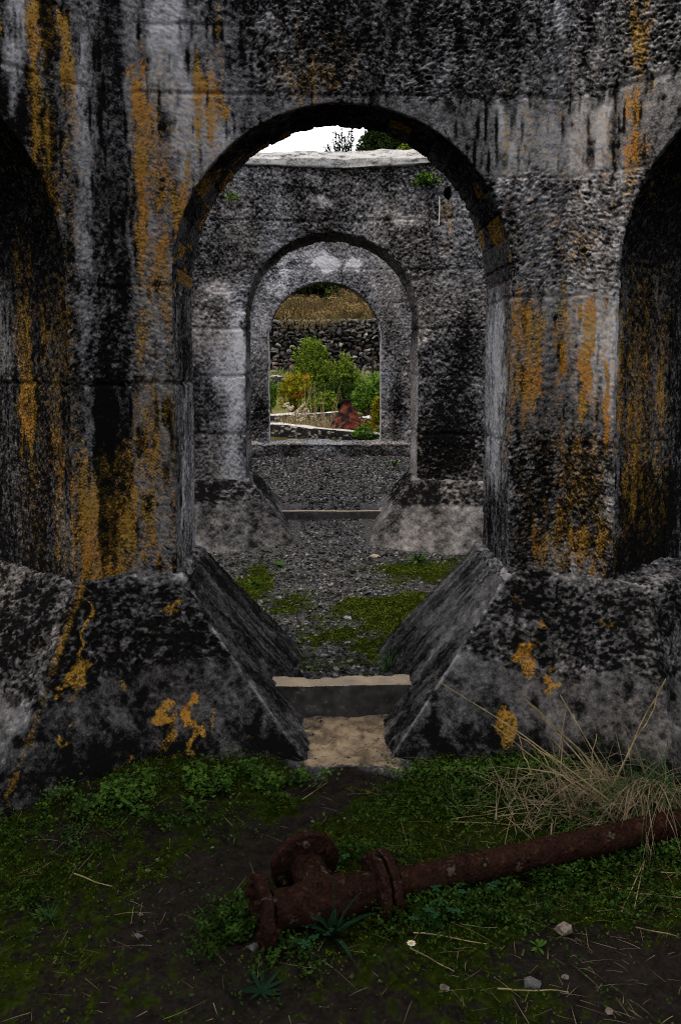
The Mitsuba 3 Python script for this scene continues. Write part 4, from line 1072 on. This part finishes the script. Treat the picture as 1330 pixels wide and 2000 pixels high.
# the rusty lump
m = trimesh.creation.icosphere(4, 1.0); v = np.array(m.vertices)
zz = (v[:, 2] + 1) / 2
rad = np.interp(zz, [0, .1, .55, .88, .93, 1], [1.0, .98, .50, .22, .17, .13])
hv = np.hypot(v[:, 0], v[:, 1]) + 1e-9
c = gpt(679, 13.75); top = at_y(677, 782, 13.75)[2]; W = 45 * 13.75 / 1650
ll = np.stack([v[:, 0] / hv * rad * np.minimum(hv * 3, 1), v[:, 1] / hv * rad * np.minimum(hv * 3, 1), zz], 1) * [W, W * .8, top - c[2] + .03] + c - [0, 0, .03]
n = vnormals(ll, np.array(m.faces)); ll = ll + n * ((F3(ll * 9, 3, 3) - .5) * .13 + (np.abs(N3(ll * 22, 4) - .5)) * .05)[:, None] * np.minimum(rad * 1.2, 1)[:, None] * (zz < .97)[:, None]
lump = thing('iron_lump', 'rust red and black cone shaped lump of slag iron in the garden', 'slag')
part(lump, 'body', (ll, np.array(m.faces)), 'mat_slag', 40)
m = trimesh.creation.cylinder(.10, .035, sections=18); m = m.subdivide(); m.apply_translation([c[0] - .02, c[1], top + .0])
part(lump, 'knob', m, 'mat_iron')

# rubble retaining wall, stone by stone
rw = thing('rubble_wall', 'rubble stone retaining wall of dark and pale stones behind the shrubs', 'wall')
r = np.random.default_rng(90)
x0, x1, z0, z1 = -3.2, 3.6, 1.2, 2.93
core = Manifold.cube([x1 - x0, .5, z1 - z0 - .05]).translate([x0, 24.0, z0])
part(rw, 'core', rough_solid(core, .15, .10, 4, 5), 'mat_wall_core', True)
z, shown, extra = z0, 0, []
while z < z1 - .03:
    h = r.uniform(.07, .14); x = x0 + r.uniform(0, .1)
    while x < x1:
        w = h * r.uniform(.7, 2.2); hz = h * r.uniform(.6, 1.35)
        p = np.array([[sx, sy, sz] for sx in (-.5, .5) for sy in (-.5, .5) for sz in (-.5, .5)]) * r.uniform(.30, 1.15, (8, 3))
        p = np.vstack([p, [[0, -.62, 0], [r.uniform(-.3, .3), -.55, r.uniform(-.3, .3)]]]) * [w, .26, hz]
        a = r.normal(0, .33); p = p @ np.array([[math.cos(a), 0, -math.sin(a)], [0, 1, 0], [math.sin(a), 0, math.cos(a)]])
        m = trimesh.convex.convex_hull(p + [x + w / 2, 23.98 - r.uniform(-.04, .11), z + h / 2 + r.normal(0, .025)])
        mt = f'mat_stone_{r.choice(4, p=[.48, .22, .20, .10])}'
        if -1.48 < x < 1.95 and shown < 300:
            part(rw, 'stone', m, mt); shown += 1
        else:
            extra.append((np.array(m.vertices), np.array(m.faces)))
        x += w * r.uniform(.88, 1.02)
    z += h * .93
part(rw, 'stones', join(extra), 'mat_stone_1', kind='stuff')

# terrace grass, the dry bank, the trees behind
bl = []
for i in range(2600):
    b = gpt(r.uniform(480, 780), r.uniform(19, 23.6)); bl.append(blade(b, r.uniform(0, 6.28), r.uniform(.1, .28), .010, r.uniform(.7, 1.5), r.uniform(.2, 1.0), 4, 'grass'))
whole('meadow_grass', join(bl), 'mat_terrace_grass', 'pale green grass strip at the foot of the rubble wall', 'grass', kind='stuff')
pk = gpt(728, 22.0)
post = thing('iron_post', 'thin dark iron post standing before the rubble wall', 'post')
m = trimesh.creation.cylinder(.022, at_y(728, 693, 22)[2] - pk[2] + .1, sections=8); m.apply_translation([pk[0], 22.0, (at_y(728, 693, 22)[2] + pk[2]) / 2 - .05])
part(post, 'shaft', m, 'mat_iron')
m = trimesh.creation.icosphere(1, .030); m.apply_translation([pk[0], 22.0, at_y(728, 692, 22)[2]])
part(post, 'cap', m, 'mat_rust')
for i, (px, y, w, h, lab) in enumerate(((548, 25.6, 26, 26, 'tawny dry bush at the left end of the bank above the rubble wall'), (588, 26.2, 34, 34, 'large tawny dry bush, second from the left on the bank'), (632, 25.4, 26, 24, 'tawny dry bush hanging over the middle of the rubble wall'),
                                        (668, 27.0, 28, 26, 'dry bush right of the middle of the bank'), (704, 26.0, 30, 28, 'tawny dry bush toward the right of the bank'), (745, 25.6, 28, 24, 'dry bush at the right end of the bank'), (610, 28.5, 40, 30, 'higher dry bush at the back of the bank'), (690, 29.0, 40, 26, 'dull dry bush at the back right of the bank'))):
    g = gpt(px, y); k = thing('dry_bush', lab, 'bush', 'dry bushes on the bank')
    W, H = w * y / 1650, h * y / 1650 * (1.35 if i % 2 else .95); bl = []
    for j in range(600):
        q = g + np.array([r.normal(0, W * .5), r.normal(0, .35), 0]); q[2] -= .1
        bl.append(blade(q, r.uniform(0, 6.28), H * r.uniform(.3, 1.5), .010, r.uniform(.2, 1.55), r.uniform(-.2, 1.9), 5, 'grass'))
    part(k, 'blades', join(bl), 'mat_dry_bush', kind='stuff')
    n = 700; x = g[0] + r.normal(0, W * .5, n); zz = g[2] + r.uniform(.1, 1.0, n) * H
    part(k, 'leaves', leaflets(x, g[1] + r.normal(0, .3, n), zz, r.uniform(.03, .08, n), r, .9), 'mat_dry_bush', kind='stuff')
for j in range(3):
    g = at_y(565 + 40 * j, 632, 23.85); bl = []
    k = thing('hanging_grass', ('dry grass hanging over the left part of the rubble wall', 'dry grass hanging over the rubble wall above the tall shrub', 'thin dry grass hanging over the rubble wall right of the tall shrub')[j], 'grass clump')
    for i in range(80):
        bl.append(blade(g + [r.normal(0, .22), r.uniform(0, .25), r.uniform(-.05, .1)], -math.pi / 2 + r.normal(0, .5), r.uniform(.2, .6), .007, r.uniform(.2, .9), r.uniform(1.6, 2.6), 7, 'grass'))
    part(k, 'blades', join(bl), 'mat_dry_bush', kind='stuff')


def tree(name, label, px, y, lobes, n, size, mt, seed, trunk_r=.14, group=None, gaps=.46, freq=1.2, limbs=9, leaf='crown', shoots=False):
    g = gpt(px, y); top = np.array(lobes[0][:3])
    k = B(name, label, 'tree', g * .45 + top * .55, lobes, n, size, mt, seed, limbs, group, .9, gaps, freq, trunk_r * .45, leaf, shoots)
    rr = np.random.default_rng(seed + 900)
    pts = np.array([g - [0, 0, .3], g * .7 + top * .3 + [*rr.normal(0, .1, 2), 0], g * .4 + top * .6 + [*rr.normal(0, .1, 2), 0], top])
    part(k, 'trunk', tube(pts, [trunk_r, trunk_r * .8, trunk_r * .55, trunk_r * .15], 8), 'mat_bark', True)


for i, (px, y, lab) in enumerate(((520, 33, 'dark tree at the left behind the bank'), (570, 35, 'dark tree behind the large dry bush'), (625, 34, 'dark tree behind the middle of the bank'), (690, 35, 'dark tree behind the right half of the bank'), (745, 33, 'dark tree at the right behind the bank'))):
    tree('dark_tree', lab, px, y, [lobe(px, 530, 42, 40, y, 1.2), lobe(px - 16, 570, 34, 26, y - .6, .9), lobe(px + 18, 560, 34, 30, y, .9), lobe(px, 495, 28, 26, y, .9)], 3600, .16, 'mat_dark_tree', 120 + i, .16, 'dark trees behind the bank', .42)
tree('young_tree', 'young mid green tree standing alone before the dark trees', 652, 30, [lobe(652, 570, 16, 20, 30), lobe(645, 582, 10, 12, 30), lobe(662, 580, 10, 12, 30)], 1500, .10, 'mat_mid_tree', 140, .05, None, .46, 2.0, 7)
tree('pine_tree', 'dark rounded pine crown rising above the second wall at the right', 755, 40, [lobe(745, 278, 40, 34, 40), lobe(718, 288, 24, 22, 40), lobe(782, 282, 36, 30, 40), lobe(748, 252, 28, 14, 40), lobe(708, 300, 16, 14, 40)], 14000, .12, 'mat_pine', 141, .26, None, .44, 1.1, 12)
tree('pine_tree', 'lighter green tree top at the far right above the second wall', 805, 37, [lobe(800, 298, 26, 18, 37), lobe(822, 296, 24, 22, 37)], 2600, .13, 'mat_shrub_green', 142, .2, None, .42, 1.4, 7)
# the spindly sapling against the sky
g, y = gpt(668, 30), 30.0
sp = thing('sapling', 'spindly young tree with upright twigs against the white sky', 'tree')
top = at_y(668, 300, y); r = np.random.default_rng(150)
part(sp, 'trunk', tube([g - [0, 0, .2], g * .5 + top * .5 + [.05, 0, 0], top - [0, 0, .5], top], [.06, .05, .03, .02], 7), 'mat_bark', True)
for i, (px, py) in enumerate(((640, 283), (650, 272), (655, 258), (662, 262), (668, 250), (674, 266), (682, 256), (688, 250), (690, 268), (645, 295), (684, 282), (660, 280), (676, 284), (635, 288))):
    q = at_y(px, py, y + r.normal(0, .15)); b = top + [r.normal(0, .06), 0, -r.uniform(.1, .5)]
    mid = b * .45 + q * .55 + [(q[0] - b[0]) * .18, 0, -.06]
    br = part(sp, 'branch', tube([b, mid, q], [.022, .016, .008], 4), 'mat_bark')
    t = r.uniform(.3, 1.02, 55); c = b + (mid - b) * np.minimum(t * 2, 1)[:, None] + (q - mid) * np.maximum(t * 2 - 1, 0)[:, None]
    part(br, 'leaves', leaflets(c[:, 0] + r.normal(0, .03, 55), c[:, 1] + r.normal(0, .03, 55), c[:, 2] + r.normal(0, .03, 55), r.uniform(.05, .10, 55), r, 1.2), 'mat_pine', kind='stuff')
